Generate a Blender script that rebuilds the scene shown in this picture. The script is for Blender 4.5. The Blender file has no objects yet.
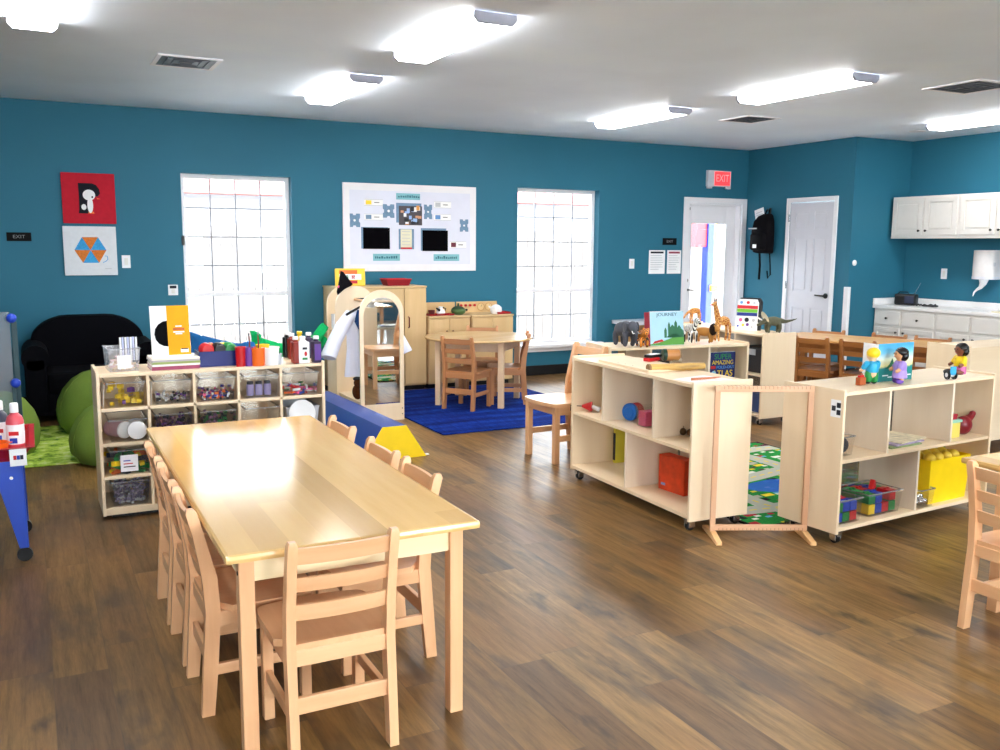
import bpy, bmesh, math, random
from math import sin, cos, pi, radians
from mathutils import Vector, Matrix
random.seed(7)
S = bpy.context.scene
COL = S.collection
# ------------------------------------------------------------------ camera
FPX, YAW, PITCH, ROLL, CAMH = 910.0, .478, .141, .007, 1.5
_f = Vector((sin(YAW), cos(YAW), 0)); _r = Vector((cos(YAW), -sin(YAW), 0)); _u = Vector((0, 0, 1))
FW = _f * cos(PITCH) - _u * sin(PITCH); UP0 = _u * cos(PITCH) + _f * sin(PITCH)
RT = _r * cos(ROLL) + UP0 * sin(ROLL); UP = -_r * sin(ROLL) + UP0 * cos(ROLL)
cd = bpy.data.cameras.new('camera'); cam = bpy.data.objects.new('camera', cd); COL.objects.link(cam)
cd.sensor_width = 36; cd.lens = FPX / 1000 * 36; cd.clip_start = .05; cd.clip_end = 200
cam.matrix_world = Matrix(((RT.x, UP.x, -FW.x, 0), (RT.y, UP.y, -FW.y, 0), (RT.z, UP.z, -FW.z, CAMH), (0, 0, 0, 1)))
S.camera = cam
def ray(u, v):
    return RT * ((u - 500) / FPX) - UP * ((v - 375) / FPX) + FW
def F(u, v, z=0.0):            # point of the horizontal plane z seen at (u, v)
    d = ray(u, v); t = (z - CAMH) / d.z; return Vector((0, 0, CAMH)) + d * t
def AY(u, v, y):
    d = ray(u, v); t = y / d.y; return Vector((0, 0, CAMH)) + d * t
def AX(u, v, x):
    d = ray(u, v); t = x / d.x; return Vector((0, 0, CAMH)) + d * t
# ------------------------------------------------------------------ materials
def lin(c):
    def g(x):
        x /= 255.0
        return x / 12.92 if x <= .04045 else ((x + .055) / 1.055) ** 2.4
    return (g(c[0]), g(c[1]), g(c[2]), 1)
class NT:
    def __init__(s, name):
        s.m = bpy.data.materials.new(name); s.m.use_nodes = True
        s.t = s.m.node_tree; s.n = s.t.nodes; s.b = s.n['Principled BSDF']; s.out = s.n['Material Output']
    def new(s, ty, **kw):
        n = s.n.new(ty)
        for k, v in kw.items(): setattr(n, k, v)
        return n
    def link(s, a, b): s.t.links.new(a, b)
    def math(s, op, a, b=None, c=None):
        n = s.new('ShaderNodeMath', operation=op)
        for i, x in enumerate((a, b, c)):
            if x is None: continue
            if isinstance(x, (int, float)): n.inputs[i].default_value = x
            else: s.link(x, n.inputs[i])
        return n.outputs[0]
    def mix(s, fac, a, b, blend='MIX'):
        n = s.new('ShaderNodeMix', data_type='RGBA', blend_type=blend)
        for sock, x in ((n.inputs[0], fac), (n.inputs[6], a), (n.inputs[7], b)):
            if isinstance(x, (int, float, tuple)): sock.default_value = x
            else: s.link(x, sock)
        return n.outputs[2]
    def ramp(s, fac, stops, interp='LINEAR'):
        n = s.new('ShaderNodeValToRGB'); s.link(fac, n.inputs[0]); cr = n.color_ramp; cr.interpolation = interp
        while len(cr.elements) < len(stops): cr.elements.new(.5)
        for e, (p, c) in zip(cr.elements, stops): e.position = p; e.color = c
        return n.outputs[0]
    def coord(s, scale=(1, 1, 1), rnd=0, kind='Object'):
        tc = s.new('ShaderNodeTexCoord'); mp = s.new('ShaderNodeMapping'); mp.inputs['Scale'].default_value = scale
        s.link(tc.outputs[kind], mp.inputs['Vector'])
        if rnd:
            oi = s.new('ShaderNodeObjectInfo')
            cb = s.new('ShaderNodeCombineXYZ'); v = s.math('MULTIPLY', oi.outputs['Random'], rnd)
            for i in range(3): s.link(v, cb.inputs[i])
            s.link(cb.outputs[0], mp.inputs['Location'])
        return mp.outputs[0]
    def noise(s, vec, scale, detail=3, rough=.5):
        n = s.new('ShaderNodeTexNoise'); s.link(vec, n.inputs['Vector']); n.inputs['Scale'].default_value = scale
        n.inputs['Detail'].default_value = detail; n.inputs['Roughness'].default_value = rough
        return n.outputs['Fac']
    def bump(s, h, strength=.1, dist=.002):
        b = s.new('ShaderNodeBump'); b.inputs['Strength'].default_value = strength; b.inputs['Distance'].default_value = dist
        s.link(h, b.inputs['Height']); s.link(b.outputs[0], s.b.inputs['Normal'])
    def setb(s, rough=.5, spec=.5, metal=0):
        s.b.inputs['Roughness'].default_value = rough; s.b.inputs['Specular IOR Level'].default_value = spec
        s.b.inputs['Metallic'].default_value = metal
_mc = {}
def paint(name, c, rough=.5, spec=.4, var=.06, metal=0, nscale=9):
    if name in _mc: return _mc[name]
    N = NT(name); L = lin(c)
    f = N.noise(N.coord(rnd=20), nscale, 4)
    a = tuple(max(0, x * (1 - var)) for x in L[:3]) + (1,); b = tuple(min(1, x * (1 + var)) for x in L[:3]) + (1,)
    N.link(N.ramp(f, [(.3, a), (.7, b)]), N.b.inputs['Base Color']); N.setb(rough, spec, metal)
    _mc[name] = N.m; return N.m
def fabric(name, c, var=.15, scale=120):
    if name in _mc: return _mc[name]
    N = NT(name); L = lin(c); co = N.coord()
    f = N.noise(co, scale, 2); f2 = N.noise(co, 6, 3)
    a = tuple(x * (1 - var) for x in L[:3]) + (1,); b = tuple(min(1, x * (1 + var)) for x in L[:3]) + (1,)
    N.link(N.ramp(N.math('ADD', N.math('MULTIPLY', f, .4), N.math('MULTIPLY', f2, .6)), [(.3, a), (.7, b)]), N.b.inputs['Base Color'])
    N.setb(.9, .12); N.bump(f, .25, .002)
    _mc[name] = N.m; return N.m
def wood(name, c1, c2, axis='z', rough=.38, fine=16, boards=0, spec=.45):
    """long-grained wood; boards>0 glues strips of that width across the grain"""
    if name in _mc: return _mc[name]
    N = NT(name)
    k = {'x': (.09, 1, 1), 'y': (1, .09, 1), 'z': (1, 1, .09)}[axis]
    v = N.coord(k, rnd=40 if not boards else 0)
    f1 = N.noise(v, fine, 5, .6); f2 = N.noise(v, fine * .22, 3)
    f = N.math('ADD', N.math('MULTIPLY', f1, .55), N.math('MULTIPLY', f2, .45))
    c = N.ramp(f, [(.32, lin(c2)), (.68, lin(c1))])
    if boards:
        tc = N.new('ShaderNodeTexCoord'); sp = N.new('ShaderNodeSeparateXYZ'); N.link(tc.outputs['Object'], sp.inputs[0])
        ax = {'x': 1, 'y': 0, 'z': 0}[axis]; lo = {'x': 0, 'y': 1, 'z': 2}[axis]
        i = N.math('FLOOR', N.math('DIVIDE', sp.outputs[ax], boards))
        wn = N.new('ShaderNodeTexWhiteNoise', noise_dimensions='2D'); cb = N.new('ShaderNodeCombineXYZ')
        wn0 = N.new('ShaderNodeTexWhiteNoise', noise_dimensions='1D'); N.link(i, wn0.inputs['W'])
        j = N.math('FLOOR', N.math('ADD', N.math('MULTIPLY', sp.outputs[lo], .45), N.math('MULTIPLY', wn0.outputs[0], 3)))
        N.link(i, cb.inputs[0]); N.link(j, cb.inputs[1]); N.link(cb.outputs[0], wn.inputs['Vector'])
        c = N.mix(1.0, c, N.ramp(wn.outputs[0], [(0, (.76, .72, .66, 1)), (.45, (.95, .93, .9, 1)), (1, (1.1, 1.1, 1.1, 1))]), 'MULTIPLY')
    N.link(c, N.b.inputs['Base Color']); N.setb(rough, spec); N.bump(f1, .04, .001)
    _mc[name] = N.m; return N.m
def clear(name, tint=(240, 243, 246), body=.10, rough=.08):
    """thin clear plastic / glass: see-through with a fresnel gloss and a little milky body"""
    if name in _mc: return _mc[name]
    N = NT(name); N.n.remove(N.b)
    tr = N.new('ShaderNodeBsdfTransparent'); tr.inputs[0].default_value = lin(tint)
    gl = N.new('ShaderNodeBsdfGlossy'); gl.inputs['Roughness'].default_value = rough
    df = N.new('ShaderNodeBsdfDiffuse'); df.inputs[0].default_value = lin((235, 238, 242))
    fr = N.new('ShaderNodeFresnel'); fr.inputs[0].default_value = 1.45
    m1 = N.new('ShaderNodeMixShader'); m2 = N.new('ShaderNodeMixShader')
    m1.inputs[0].default_value = body; N.link(tr.outputs[0], m1.inputs[1]); N.link(df.outputs[0], m1.inputs[2])
    N.link(N.math('MULTIPLY', fr.outputs[0], .8), m2.inputs[0]); N.link(m1.outputs[0], m2.inputs[1]); N.link(gl.outputs[0], m2.inputs[2])
    N.link(m2.outputs[0], N.out.inputs[0]); _mc[name] = N.m; return N.m
def glow(name, c, strength):
    N = NT(name); N.b.inputs['Base Color'].default_value = lin(c); N.b.inputs['Emission Color'].default_value = lin(c)
    N.b.inputs['Emission Strength'].default_value = strength; return N.m
def floor_mat():
    N = NT('oak plank vinyl'); tc = N.new('ShaderNodeTexCoord'); sp = N.new('ShaderNodeSeparateXYZ'); N.link(tc.outputs['Object'], sp.inputs[0])
    X, Y = sp.outputs[0], sp.outputs[1]
    W, LN = .178, 1.22
    xi = N.math('DIVIDE', X, W); i = N.math('FLOOR', xi)
    w1 = N.new('ShaderNodeTexWhiteNoise', noise_dimensions='1D'); N.link(i, w1.inputs['W'])
    yj = N.math('ADD', N.math('DIVIDE', Y, LN), N.math('MULTIPLY', w1.outputs[0], 7.3)); j = N.math('FLOOR', yj)
    cb = N.new('ShaderNodeCombineXYZ'); N.link(i, cb.inputs[0]); N.link(j, cb.inputs[1])
    w2 = N.new('ShaderNodeTexWhiteNoise', noise_dimensions='2D'); N.link(cb.outputs[0], w2.inputs['Vector'])
    # grain, shifted per plank
    mp = N.new('ShaderNodeVectorMath', operation='MULTIPLY_ADD'); N.link(w2.outputs['Color'], mp.inputs[0]); mp.inputs[1].default_value = (13, 17, 9); N.link(tc.outputs['Object'], mp.inputs[2])
    s1 = N.new('ShaderNodeMapping'); s1.inputs['Scale'].default_value = (1, .07, 1); N.link(mp.outputs[0], s1.inputs[0])
    s2 = N.new('ShaderNodeMapping'); s2.inputs['Scale'].default_value = (1, .28, 1); N.link(mp.outputs[0], s2.inputs[0])
    g1 = N.noise(s1.outputs[0], 34, 9, .78); g2 = N.noise(s2.outputs[0], 5.5, 4, .6); g3 = N.noise(s2.outputs[0], 3.0, 2)
    s3 = N.new('ShaderNodeMapping'); s3.inputs['Scale'].default_value = (1, .42, 1); N.link(mp.outputs[0], s3.inputs[0]); g4 = N.noise(s3.outputs[0], 7.5, 4, .55)
    base = N.ramp(w2.outputs[0], [(0, lin((98, 71, 41))), (.35, lin((114, 85, 47))), (.7, lin((124, 93, 51))), (1, lin((134, 104, 62)))])
    c = N.mix(1.0, base, N.ramp(g1, [(.32, (.48, .45, .42, 1)), (.5, (.97, .97, .96, 1)), (.68, (1.42, 1.39, 1.30, 1))]), 'MULTIPLY')
    c = N.mix(N.math('MULTIPLY', N.ramp(g2, [(.50, (0, 0, 0, 1)), (.66, (1, 1, 1, 1))]), .72), c, lin((60, 50, 42)))
    c = N.mix(N.math('MULTIPLY', N.ramp(g4, [(.60, (0, 0, 0, 1)), (.74, (1, 1, 1, 1))]), .85), c, lin((40, 34, 30)))
    c = N.mix(N.math('MULTIPLY', N.ramp(g3, [(.48, (0, 0, 0, 1)), (.7, (1, 1, 1, 1))]), .30), c, lin((160, 112, 66)))
    fx = N.math('FRACT', xi); fy = N.math('FRACT', yj)
    ex = N.math('LESS_THAN', N.math('MINIMUM', fx, N.math('SUBTRACT', 1, fx)), .010)
    ey = N.math('LESS_THAN', N.math('MINIMUM', fy, N.math('SUBTRACT', 1, fy)), .0016)
    e = N.math('MAXIMUM', ex, ey)
    c = N.mix(N.math('MULTIPLY', e, .4), c, lin((70, 56, 42)))
    N.link(c, N.b.inputs['Base Color']); N.setb(.33, .36)
    N.link(N.ramp(g1, [(.3, (.44,) * 3 + (1,)), (.7, (.33,) * 3 + (1,))]), N.b.inputs['Roughness'])
    N.bump(N.math('SUBTRACT', N.math('MULTIPLY', g1, .4), e), .12, .002)
    return N.m
def wall_mat(name, c):
    N = NT(name); co = N.coord(); f = N.noise(co, 90, 3); f2 = N.noise(co, 1.2, 3); L = lin(c)
    N.link(N.ramp(f2, [(.3, tuple(x * .96 for x in L[:3]) + (1,)), (.7, tuple(x * 1.04 for x in L[:3]) + (1,))]), N.b.inputs['Base Color'])
    N.setb(.62, .3); N.bump(f, .18, .003); return N.m
def striped(name, c1, c2, scale=40, axis='X', dist=4, rough=.5, thresh=.5):
    N = NT(name); w = N.new('ShaderNodeTexWave', bands_direction=axis); N.link(N.coord(), w.inputs['Vector'])
    w.inputs['Scale'].default_value = scale; w.inputs['Distortion'].default_value = dist; w.inputs['Detail'].default_value = 2
    N.link(N.ramp(w.outputs['Fac'], [(thresh - .06, lin(c1)), (thresh + .06, lin(c2))]), N.b.inputs['Base Color']); N.setb(rough, .4); return N.m
def patched(name, c1, c2, scale=60, rough=.5):
    N = NT(name); v = N.new('ShaderNodeTexVoronoi', feature='DISTANCE_TO_EDGE'); N.link(N.coord(), v.inputs['Vector']); v.inputs['Scale'].default_value = scale
    N.link(N.ramp(v.outputs['Distance'], [(.06, lin(c2)), (.12, lin(c1))]), N.b.inputs['Base Color']); N.setb(rough, .4); return N.m
# ------------------------------------------------------------------ mesh builder
class G:
    def __init__(s): s.bm = bmesh.new(); s.mi = 0; s.bev = False
    def _f(s, vs):
        f = s.bm.faces.new(vs); f.material_index = s.mi; return f
    def box(s, x0, x1, y0, y1, z0, z1, bev=0, M=None):
        v = [s.bm.verts.new((x, y, z)) for x in (x0, x1) for y in (y0, y1) for z in (z0, z1)]
        fs = [s._f([v[k] for k in q]) for q in ((0, 1, 3, 2), (4, 6, 7, 5), (0, 4, 5, 1), (2, 3, 7, 6), (0, 2, 6, 4), (1, 5, 7, 3))]
        s._fin(v, fs, bev, M); return s
    def _fin(s, v, fs, bev, M):
        if M is not None:
            for q in v: q.co = M @ q.co
        if bev:
            s.bev = True; ed = list({e for f in fs for e in f.edges})
            r = bmesh.ops.bevel(s.bm, geom=ed, offset=bev, segments=2, profile=.6, affect='EDGES', clamp_overlap=True)
            for f in r['faces']: f.material_index = s.mi
    def bar(s, p0, p1, w, d, up=(0, 0, 1), bev=0):
        """rectangular bar from p0 to p1, w wide across, d along 'up'"""
        p0 = Vector(p0); p1 = Vector(p1); a = (p1 - p0); L = a.length; a.normalize(); up = Vector(up)
        sd = a.cross(up).normalized(); u2 = sd.cross(a).normalized()
        M = Matrix((( sd.x, a.x, u2.x, p0.x), (sd.y, a.y, u2.y, p0.y), (sd.z, a.z, u2.z, p0.z), (0, 0, 0, 1)))
        return s.box(-w / 2, w / 2, 0, L, -d / 2, d / 2, bev, M)
    def prism(s, pts, ext, bev=0):
        n = len(pts); ext = Vector(ext)
        a = [s.bm.verts.new(Vector(p)) for p in pts]; b = [s.bm.verts.new(Vector(p) + ext) for p in pts]
        fs = [s._f(a[::-1]), s._f(b)] + [s._f((a[i], a[(i + 1) % n], b[(i + 1) % n], b[i])) for i in range(n)]
        s._fin(a + b, fs, bev, None); return s
    def rings(s, rs, cap=True, close=False):
        R = [[s.bm.verts.new(p) for p in r] for r in rs]; n = len(R[0])
        for k in range(len(R) - 1 + (1 if close else 0)):
            A, B = R[k], R[(k + 1) % len(R)]
            for i in range(n): s._f((A[i], A[(i + 1) % n], B[(i + 1) % n], B[i]))
        if cap and not close: s._f(R[0][::-1]); s._f(R[-1])
        return s
    def lathe(s, prof, c=(0, 0, 0), n=20, M=None, cap=True):
        c = Vector(c); rs = []
        for r, z in prof:
            ring = [Vector((max(r, 1e-4) * cos(2 * pi * i / n), max(r, 1e-4) * sin(2 * pi * i / n), z)) for i in range(n)]
            rs.append([(M @ p if M is not None else p) + c for p in ring])
        return s.rings(rs, cap)
    def cyl(s, p0, p1, r0, r1=None, n=16):
        return s.tube([p0, p1], [r0, r0 if r1 is None else r1], n)
    def tube(s, pts, r, n=8, close=False):
        pts = [Vector(p) for p in pts]
        if isinstance(r, (int, float)): r = [r] * len(pts)
        rs = []; prev = None
        for i, p in enumerate(pts):
            if close: t = pts[(i + 1) % len(pts)] - pts[i - 1]
            else: t = pts[min(i + 1, len(pts) - 1)] - pts[max(i - 1, 0)]
            t.normalize()
            if prev is None:
                a = Vector((0, 0, 1)) if abs(t.z) < .9 else Vector((1, 0, 0)); prev = t.cross(a).normalized()
            sx = (prev - t * prev.dot(t)).normalized(); sy = t.cross(sx); prev = sx
            rs.append([p + (sx * cos(2 * pi * k / n) + sy * sin(2 * pi * k / n)) * r[i] for k in range(n)])
        return s.rings(rs, True, close)
    def cap(s, p0, p1, r0, r1=None, n=12):
        """tapered limb with round ends"""
        r1 = r0 if r1 is None else r1
        p0 = Vector(p0); p1 = Vector(p1); a = p1 - p0; L = max(a.length, 1e-5); q = Vector((0, 0, 1)).rotation_difference(a.normalized() if a.length > 1e-5 else Vector((0, 0, 1))).to_matrix()
        pr = [(r0 * sin(t), -r0 * cos(t)) for t in (.01, .5, 1.0)] + [(r0, 0), (r1, L)] + [(r1 * cos(t), L + r1 * sin(t)) for t in (.55, 1.05, 1.56)]
        rs = [[p0 + q @ Vector((r * cos(2 * pi * i / n), r * sin(2 * pi * i / n), z)) for i in range(n)] for r, z in pr]
        return s.rings(rs)
    def ball(s, c, r, rot=None, n=16):
        if isinstance(r, (int, float)): r = (r, r, r)
        c = Vector(c); E = rot or Matrix.Identity(3); rs = []; m = max(6, n // 2)
        for k in range(m + 1):
            t = .02 + (pi - .04) * k / m
            rs.append([c + E @ Vector((r[0] * sin(t) * cos(2 * pi * i / n), r[1] * sin(t) * sin(2 * pi * i / n), -r[2] * cos(t))) for i in range(n)])
        return s.rings(rs)
    def quad(s, a, b, c, d): s._f([s.bm.verts.new(Vector(p)) for p in (a, b, c, d)]); return s
    def obj(s, name, m, parent=None, smooth=True, recalc=True):
        if recalc: bmesh.ops.recalc_face_normals(s.bm, faces=s.bm.faces)
        me = bpy.data.meshes.new(name); bev = s.bev; s.bm.to_mesh(me); s.bm.free()
        for q in (m if isinstance(m, (list, tuple)) else [m]): me.materials.append(q)
        if smooth:
            for p in me.polygons: p.use_smooth = True
            try: me.set_sharp_from_angle(angle=radians(12 if bev else 40))
            except Exception: pass
        o = bpy.data.objects.new(name, me); COL.objects.link(o)
        if parent is not None: o.parent = parent
        return o
    def organic(s, name, m, parent=None, voxel=.005, it=4):
        """weld the overlapping lumps into one continuous skin"""
        o = s.obj('tmp', m); md = o.modifiers.new('r', 'REMESH'); md.mode = 'VOXEL'; md.voxel_size = voxel
        sm = o.modifiers.new('s', 'SMOOTH'); sm.factor = .5; sm.iterations = it
        dg = bpy.context.evaluated_depsgraph_get(); dg.update()
        me = bpy.data.meshes.new_from_object(o.evaluated_get(dg)); me.name = name
        bpy.data.objects.remove(o)
        me.materials.clear(); me.materials.append(m)
        for p in me.polygons: p.use_smooth = True; p.material_index = 0
        o = bpy.data.objects.new(name, me); COL.objects.link(o)
        if parent is not None: o.parent = parent
        return o
def frame(g, x0, x1, z0, z1, y0, y1, w, bev=0, wb=None, wt=None):
    """picture-frame of four bars that butt against each other, in the x-z plane"""
    wb = w if wb is None else wb; wt = w if wt is None else wt
    g.box(x0, x0 + w, y0, y1, z0, z1, bev); g.box(x1 - w, x1, y0, y1, z0, z1, bev)
    g.box(x0 + w, x1 - w, y0, y1, z1 - wt, z1, bev); g.box(x0 + w, x1 - w, y0, y1, z0, z0 + wb, bev); return g
def tag(o, label=None, cat=None, group=None, kind=None):
    if label: o['label'] = label
    if cat: o['category'] = cat
    if group: o['group'] = group
    if kind: o['kind'] = kind
    return o
def thing(name, label, cat, loc=(0, 0, 0), rz=0, group=None):
    o = bpy.data.objects.new(name, None); COL.objects.link(o); o.empty_display_size = .05
    o.location = loc; o.rotation_euler = (0, 0, rz); return tag(o, label, cat, group)
def place(o, loc, rz=0):
    o.location = loc; o.rotation_euler = (0, 0, rz); return o
def dup(root, loc, rz=0, label=None, group=None, scale=None):
    r = root.copy(); COL.objects.link(r); r.location = loc; r.rotation_euler = (0, 0, rz)
    if label: r['label'] = label
    if group: r['group'] = group
    if scale: r.scale = (scale,) * 3
    for ch in list(root.children):
        c = ch.copy(); COL.objects.link(c); c.parent = r
        for g in list(ch.children):
            d = g.copy(); COL.objects.link(d); d.parent = c
    return r
def struct(o): o['kind'] = 'structure'; return o
def text(s, size, m, parent, loc, rot=(pi / 2, 0, 0), name='lettering', align='CENTER', depth=.0006, sx=1.0):
    cu = bpy.data.curves.new('t', 'FONT'); cu.body = s; cu.size = size; cu.align_x = align; cu.align_y = 'CENTER'; cu.extrude = depth
    t = bpy.data.objects.new('t', cu); COL.objects.link(t)
    dg = bpy.context.evaluated_depsgraph_get(); dg.update()
    me = bpy.data.meshes.new_from_object(t.evaluated_get(dg)); bpy.data.objects.remove(t); me.name = name
    me.materials.clear(); me.materials.append(m)
    o = bpy.data.objects.new(name, me); COL.objects.link(o); o.parent = parent; o.location = loc; o.rotation_euler = rot; o.scale = (sx, 1, 1)
    return o
Rz = lambda a: Matrix.Rotation(a, 4, 'Z')
# shared materials
BIRCH = lambda ax: wood('birch plywood ' + ax, (242, 221, 190), (230, 204, 168), ax, .36, 9)
BIRCHD = wood('birch divider', (236, 220, 198), (222, 202, 176), 'z', .4, 10)
MAPLE = lambda ax: wood('chair maple ' + ax, (236, 188, 142), (216, 160, 114), ax, .36, 18)
TOPW = wood('table top maple', (236, 198, 134), (220, 176, 108), 'y', .15, 12, boards=.098, spec=.6)
APRON = wood('pale apron maple', (248, 230, 190), (236, 212, 166), 'x', .4, 12)
OAK = lambda ax: wood('honey oak ' + ax, (178, 118, 62), (148, 92, 44), ax, .4, 18)
DIMMAPLE = lambda ax: wood('dimmed chair maple ' + ax, (204, 146, 98), (180, 118, 74), ax, .38, 18)  # chair wood darkened to stand for weaker light at the round table
WHITE = paint('white enamel', (214, 214, 222), .35, .45, .02)
TRIMW = paint('white trim paint', (240, 239, 243), .38, .45, .015)
PAPER = paint('white paper', (242, 242, 244), .7, .2, .02)
BLACKP = paint('black plastic', (16, 16, 19), .4, .4, .1)
CHROME = paint('brushed chrome', (200, 202, 206), .25, .5, .03, 1)
DKMET = paint('dark pewter metal', (70, 68, 66), .35, .5, .1, 1)
INK = paint('dark print ink', (40, 42, 52), .6, .2, .05)
RED = paint('red plastic', (196, 26, 32), .38, .4, .05)
BLUE = paint('blue plastic', (26, 62, 176), .36, .4, .05)
YEL = paint('yellow plastic', (244, 206, 30), .4, .4, .04)
GRN = paint('green plastic', (30, 132, 62), .4, .4, .06)
ORG = paint('orange plastic', (240, 108, 26), .38, .4, .05)
PUR = paint('purple plastic', (112, 60, 150), .38, .4, .05)
PINK = paint('pink plastic', (236, 90, 150), .4, .4, .05)
GREY = paint('light grey plastic', (190, 192, 198), .4, .4, .05)
CLEAR = clear('clear plastic bin', (250, 249, 246), body=.025)
MILKY = clear('milky plastic box', (246, 246, 248), body=.22)
ACRYL = clear('clear acrylic back', (244, 246, 248), .02, .05)
GLASS = clear('window glass', (250, 252, 253), 0.0, .02)
TEAL = wall_mat('teal wall paint', (39, 107, 131))
# ------------------------------------------------------------------ room shell
D = 9.2; CH = 2.74; XL, YF = -3.2, -2.6; XD = 8.36; YA = 7.474; XK = 9.28; TH = .16
g = G().box(XL - .2, XK + .2, YF - .2, D + .2, -.1, 0); struct(g.obj('floor', floor_mat(), smooth=False))
CEILM = wall_mat('white ceiling paint', (232, 242, 254))
g = G().box(XL - .2, XK + .2, YF - .2, D + .2, CH, CH + .1); struct(g.obj('ceiling', CEILM, smooth=False))
W1 = (1.345, 2.40, .36, 2.165); W2 = (4.975, 6.075, .36, 2.155); ED = (7.41, 8.27, 0, 2.05)
def wall_with_holes(x0, x1, holes):
    g = G(); xs = x0
    for a, b, z0, z1 in holes:
        g.box(xs, a, D, D + TH, 0, CH)
        if z0 > 0: g.box(a, b, D, D + TH, 0, z0)
        g.box(a, b, D, D + TH, z1, CH); xs = b
    g.box(xs, x1, D, D + TH, 0, CH); return g
struct(wall_with_holes(XL - .2, XD + .1, [W1, W2, ED]).obj('wall_back', TEAL, smooth=False))
struct(G().box(XL - .15, XL, YF, D, 0, CH).obj('wall_left', TEAL, smooth=False))
g = G(); xs = XL - .15; FILLWIN = ((-1.6, .4, .8, 2.3), (1.6, 3.6, .8, 2.3), (4.8, 6.8, .8, 2.3))
for a, b, z0, z1 in FILLWIN:
    g.box(xs, a, YF - .15, YF, 0, CH).box(a, b, YF - .15, YF, 0, z0).box(a, b, YF - .15, YF, z1, CH); xs = b
g.box(xs, XK + .15, YF - .15, YF, 0, CH); struct(g.obj('wall_front', TEAL, smooth=False))
DR = (7.735, 8.425)   # six-panel door opening in the right wall, along y
g = G().box(XD, XD + .1, YA, DR[0], 0, CH).box(XD, XD + .1, DR[1], D, 0, CH).box(XD, XD + .1, DR[0], DR[1], 2.045, CH)
struct(g.obj('wall_right', TEAL, smooth=False))
struct(G().box(XD + .1, XK + .1, YA, YA + .1, 0, CH).obj('wall_alcove', TEAL, smooth=False))
struct(G().box(XK, XK + .1, YF, YA, 0, CH).obj('wall_kitchen', TEAL, smooth=False))
BASE = paint('black rubber base', (18, 18, 20), .5, .3, .1)
def baseb(name, segs):
    g = G()
    for s_ in segs: g.box(*s_, bev=.004)
    struct(g.obj(name, BASE, smooth=False))
baseb('baseboard_back', [(XL, 7.32, D - .012, D, 0, .115)])
baseb('baseboard_right', [(XD - .012, XD, YA, 7.66, 0, .115), (XD - .012, XD, 8.50, D, 0, .115)])
baseb('baseboard_alcove', [(XD, 8.80, YA - .012, YA, 0, .115)])
struct(G().box(XD - .012, XD + .035, YA - .012, YA + .05, .0, 1.06, .003).obj('trim_1', TRIMW, smooth=False))
# windows: vinyl double-hung with grids
def window(name, W, zr, rows_u, rows_l, sillobj):
    x0, x1, z0, z1 = W; yw = D + .10; fr = .042
    g = frame(G(), x0, x1, z0, z1, yw, yw + .05, fr)
    w = struct(g.obj(name, TRIMW, smooth=False))
    G().box(x0 + fr, x1 - fr, yw - .006, yw + .05, zr - .022, zr + .022, .003).obj('meeting_rail', TRIMW, w)
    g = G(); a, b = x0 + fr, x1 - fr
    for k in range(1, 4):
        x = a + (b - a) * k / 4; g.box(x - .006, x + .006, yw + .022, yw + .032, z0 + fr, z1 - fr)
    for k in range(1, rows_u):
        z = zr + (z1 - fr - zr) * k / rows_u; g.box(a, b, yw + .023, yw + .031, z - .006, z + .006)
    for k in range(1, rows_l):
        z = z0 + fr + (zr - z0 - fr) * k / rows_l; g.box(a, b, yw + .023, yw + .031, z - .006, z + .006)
    g.obj('muntin_grid', paint('backlit muntin grey', (150, 154, 162)), w, smooth=False)  # muntins coloured grey for their backlit shade against the bright panes
    G().box(a, b, yw + .025, yw + .029, z0 + fr, z1 - fr).obj('pane', GLASS, w, smooth=False)
    G().box(x0 - .05 if sillobj else x0, x1 + .06 if sillobj else x1, D - .075, yw, z0 - .035, z0 + .003, .006).obj('sill', TRIMW, w)
    if sillobj: G().box(x0 - .03, x1 + .04, D - .02, D, z0 - .085, z0 - .035, .003).obj('sill_apron', TRIMW, w)
    return w
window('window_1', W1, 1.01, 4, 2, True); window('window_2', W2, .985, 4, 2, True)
for k, (a, b, z0, z1) in enumerate(FILLWIN):   # unseen windows added behind the viewer to light the room from the front
    w = struct(frame(G(), a, b, z0, z1, YF - .12, YF - .07, .045).obj('window_%d' % (k + 3), TRIMW, smooth=False))
    G().box((a + b) / 2 - .02, (a + b) / 2 + .02, YF - .12, YF - .07, z0 + .045, z1 - .045).obj('mullion', TRIMW, w, smooth=False)
    G().box(a + .045, b - .045, YF - .10, YF - .096, z0 + .045, z1 - .045).obj('pane', GLASS, w, smooth=False)
# glazed exit door
d1 = G().box(7.43, 7.54, D + .085, D + .125, .02, 2.03, .003).box(8.10, 8.25, D + .085, D + .125, .02, 2.03, .003).box(7.54, 8.10, D + .085, D + .125, 1.80, 2.03, .003).box(7.54, 8.10, D + .085, D + .125, .02, .26, .003)
d1 = struct(d1.obj('door_1', TRIMW, smooth=False))
G().box(7.54, 8.10, D + .10, D + .106, .26, 1.80).obj('glass_pane', GLASS, d1, smooth=False)
g = G().box(7.33, 7.41, D - .018, D, 0, 2.12, .004).box(8.27, 8.35, D - .018, D, 0, 2.12, .004).box(7.41, 8.27, D - .018, D, 2.05, 2.12, .004)
g.box(7.41, 7.43, D, D + TH, 0, 2.05).box(8.25, 8.27, D, D + TH, 0, 2.05).box(7.43, 8.25, D, D + TH, 2.03, 2.05)
g.obj('casing', TRIMW, d1, smooth=False)
g = G().cyl((7.475, D + .085, .96), (7.475, D + .03, .96), .012).cyl((7.475, D + .035, .96), (7.56, D + .035, .955), .009).cyl((7.475, D + .085, .96), (7.475, D + .078, .96), .028)
g.obj('lever_handle', DKMET, d1)
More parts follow.
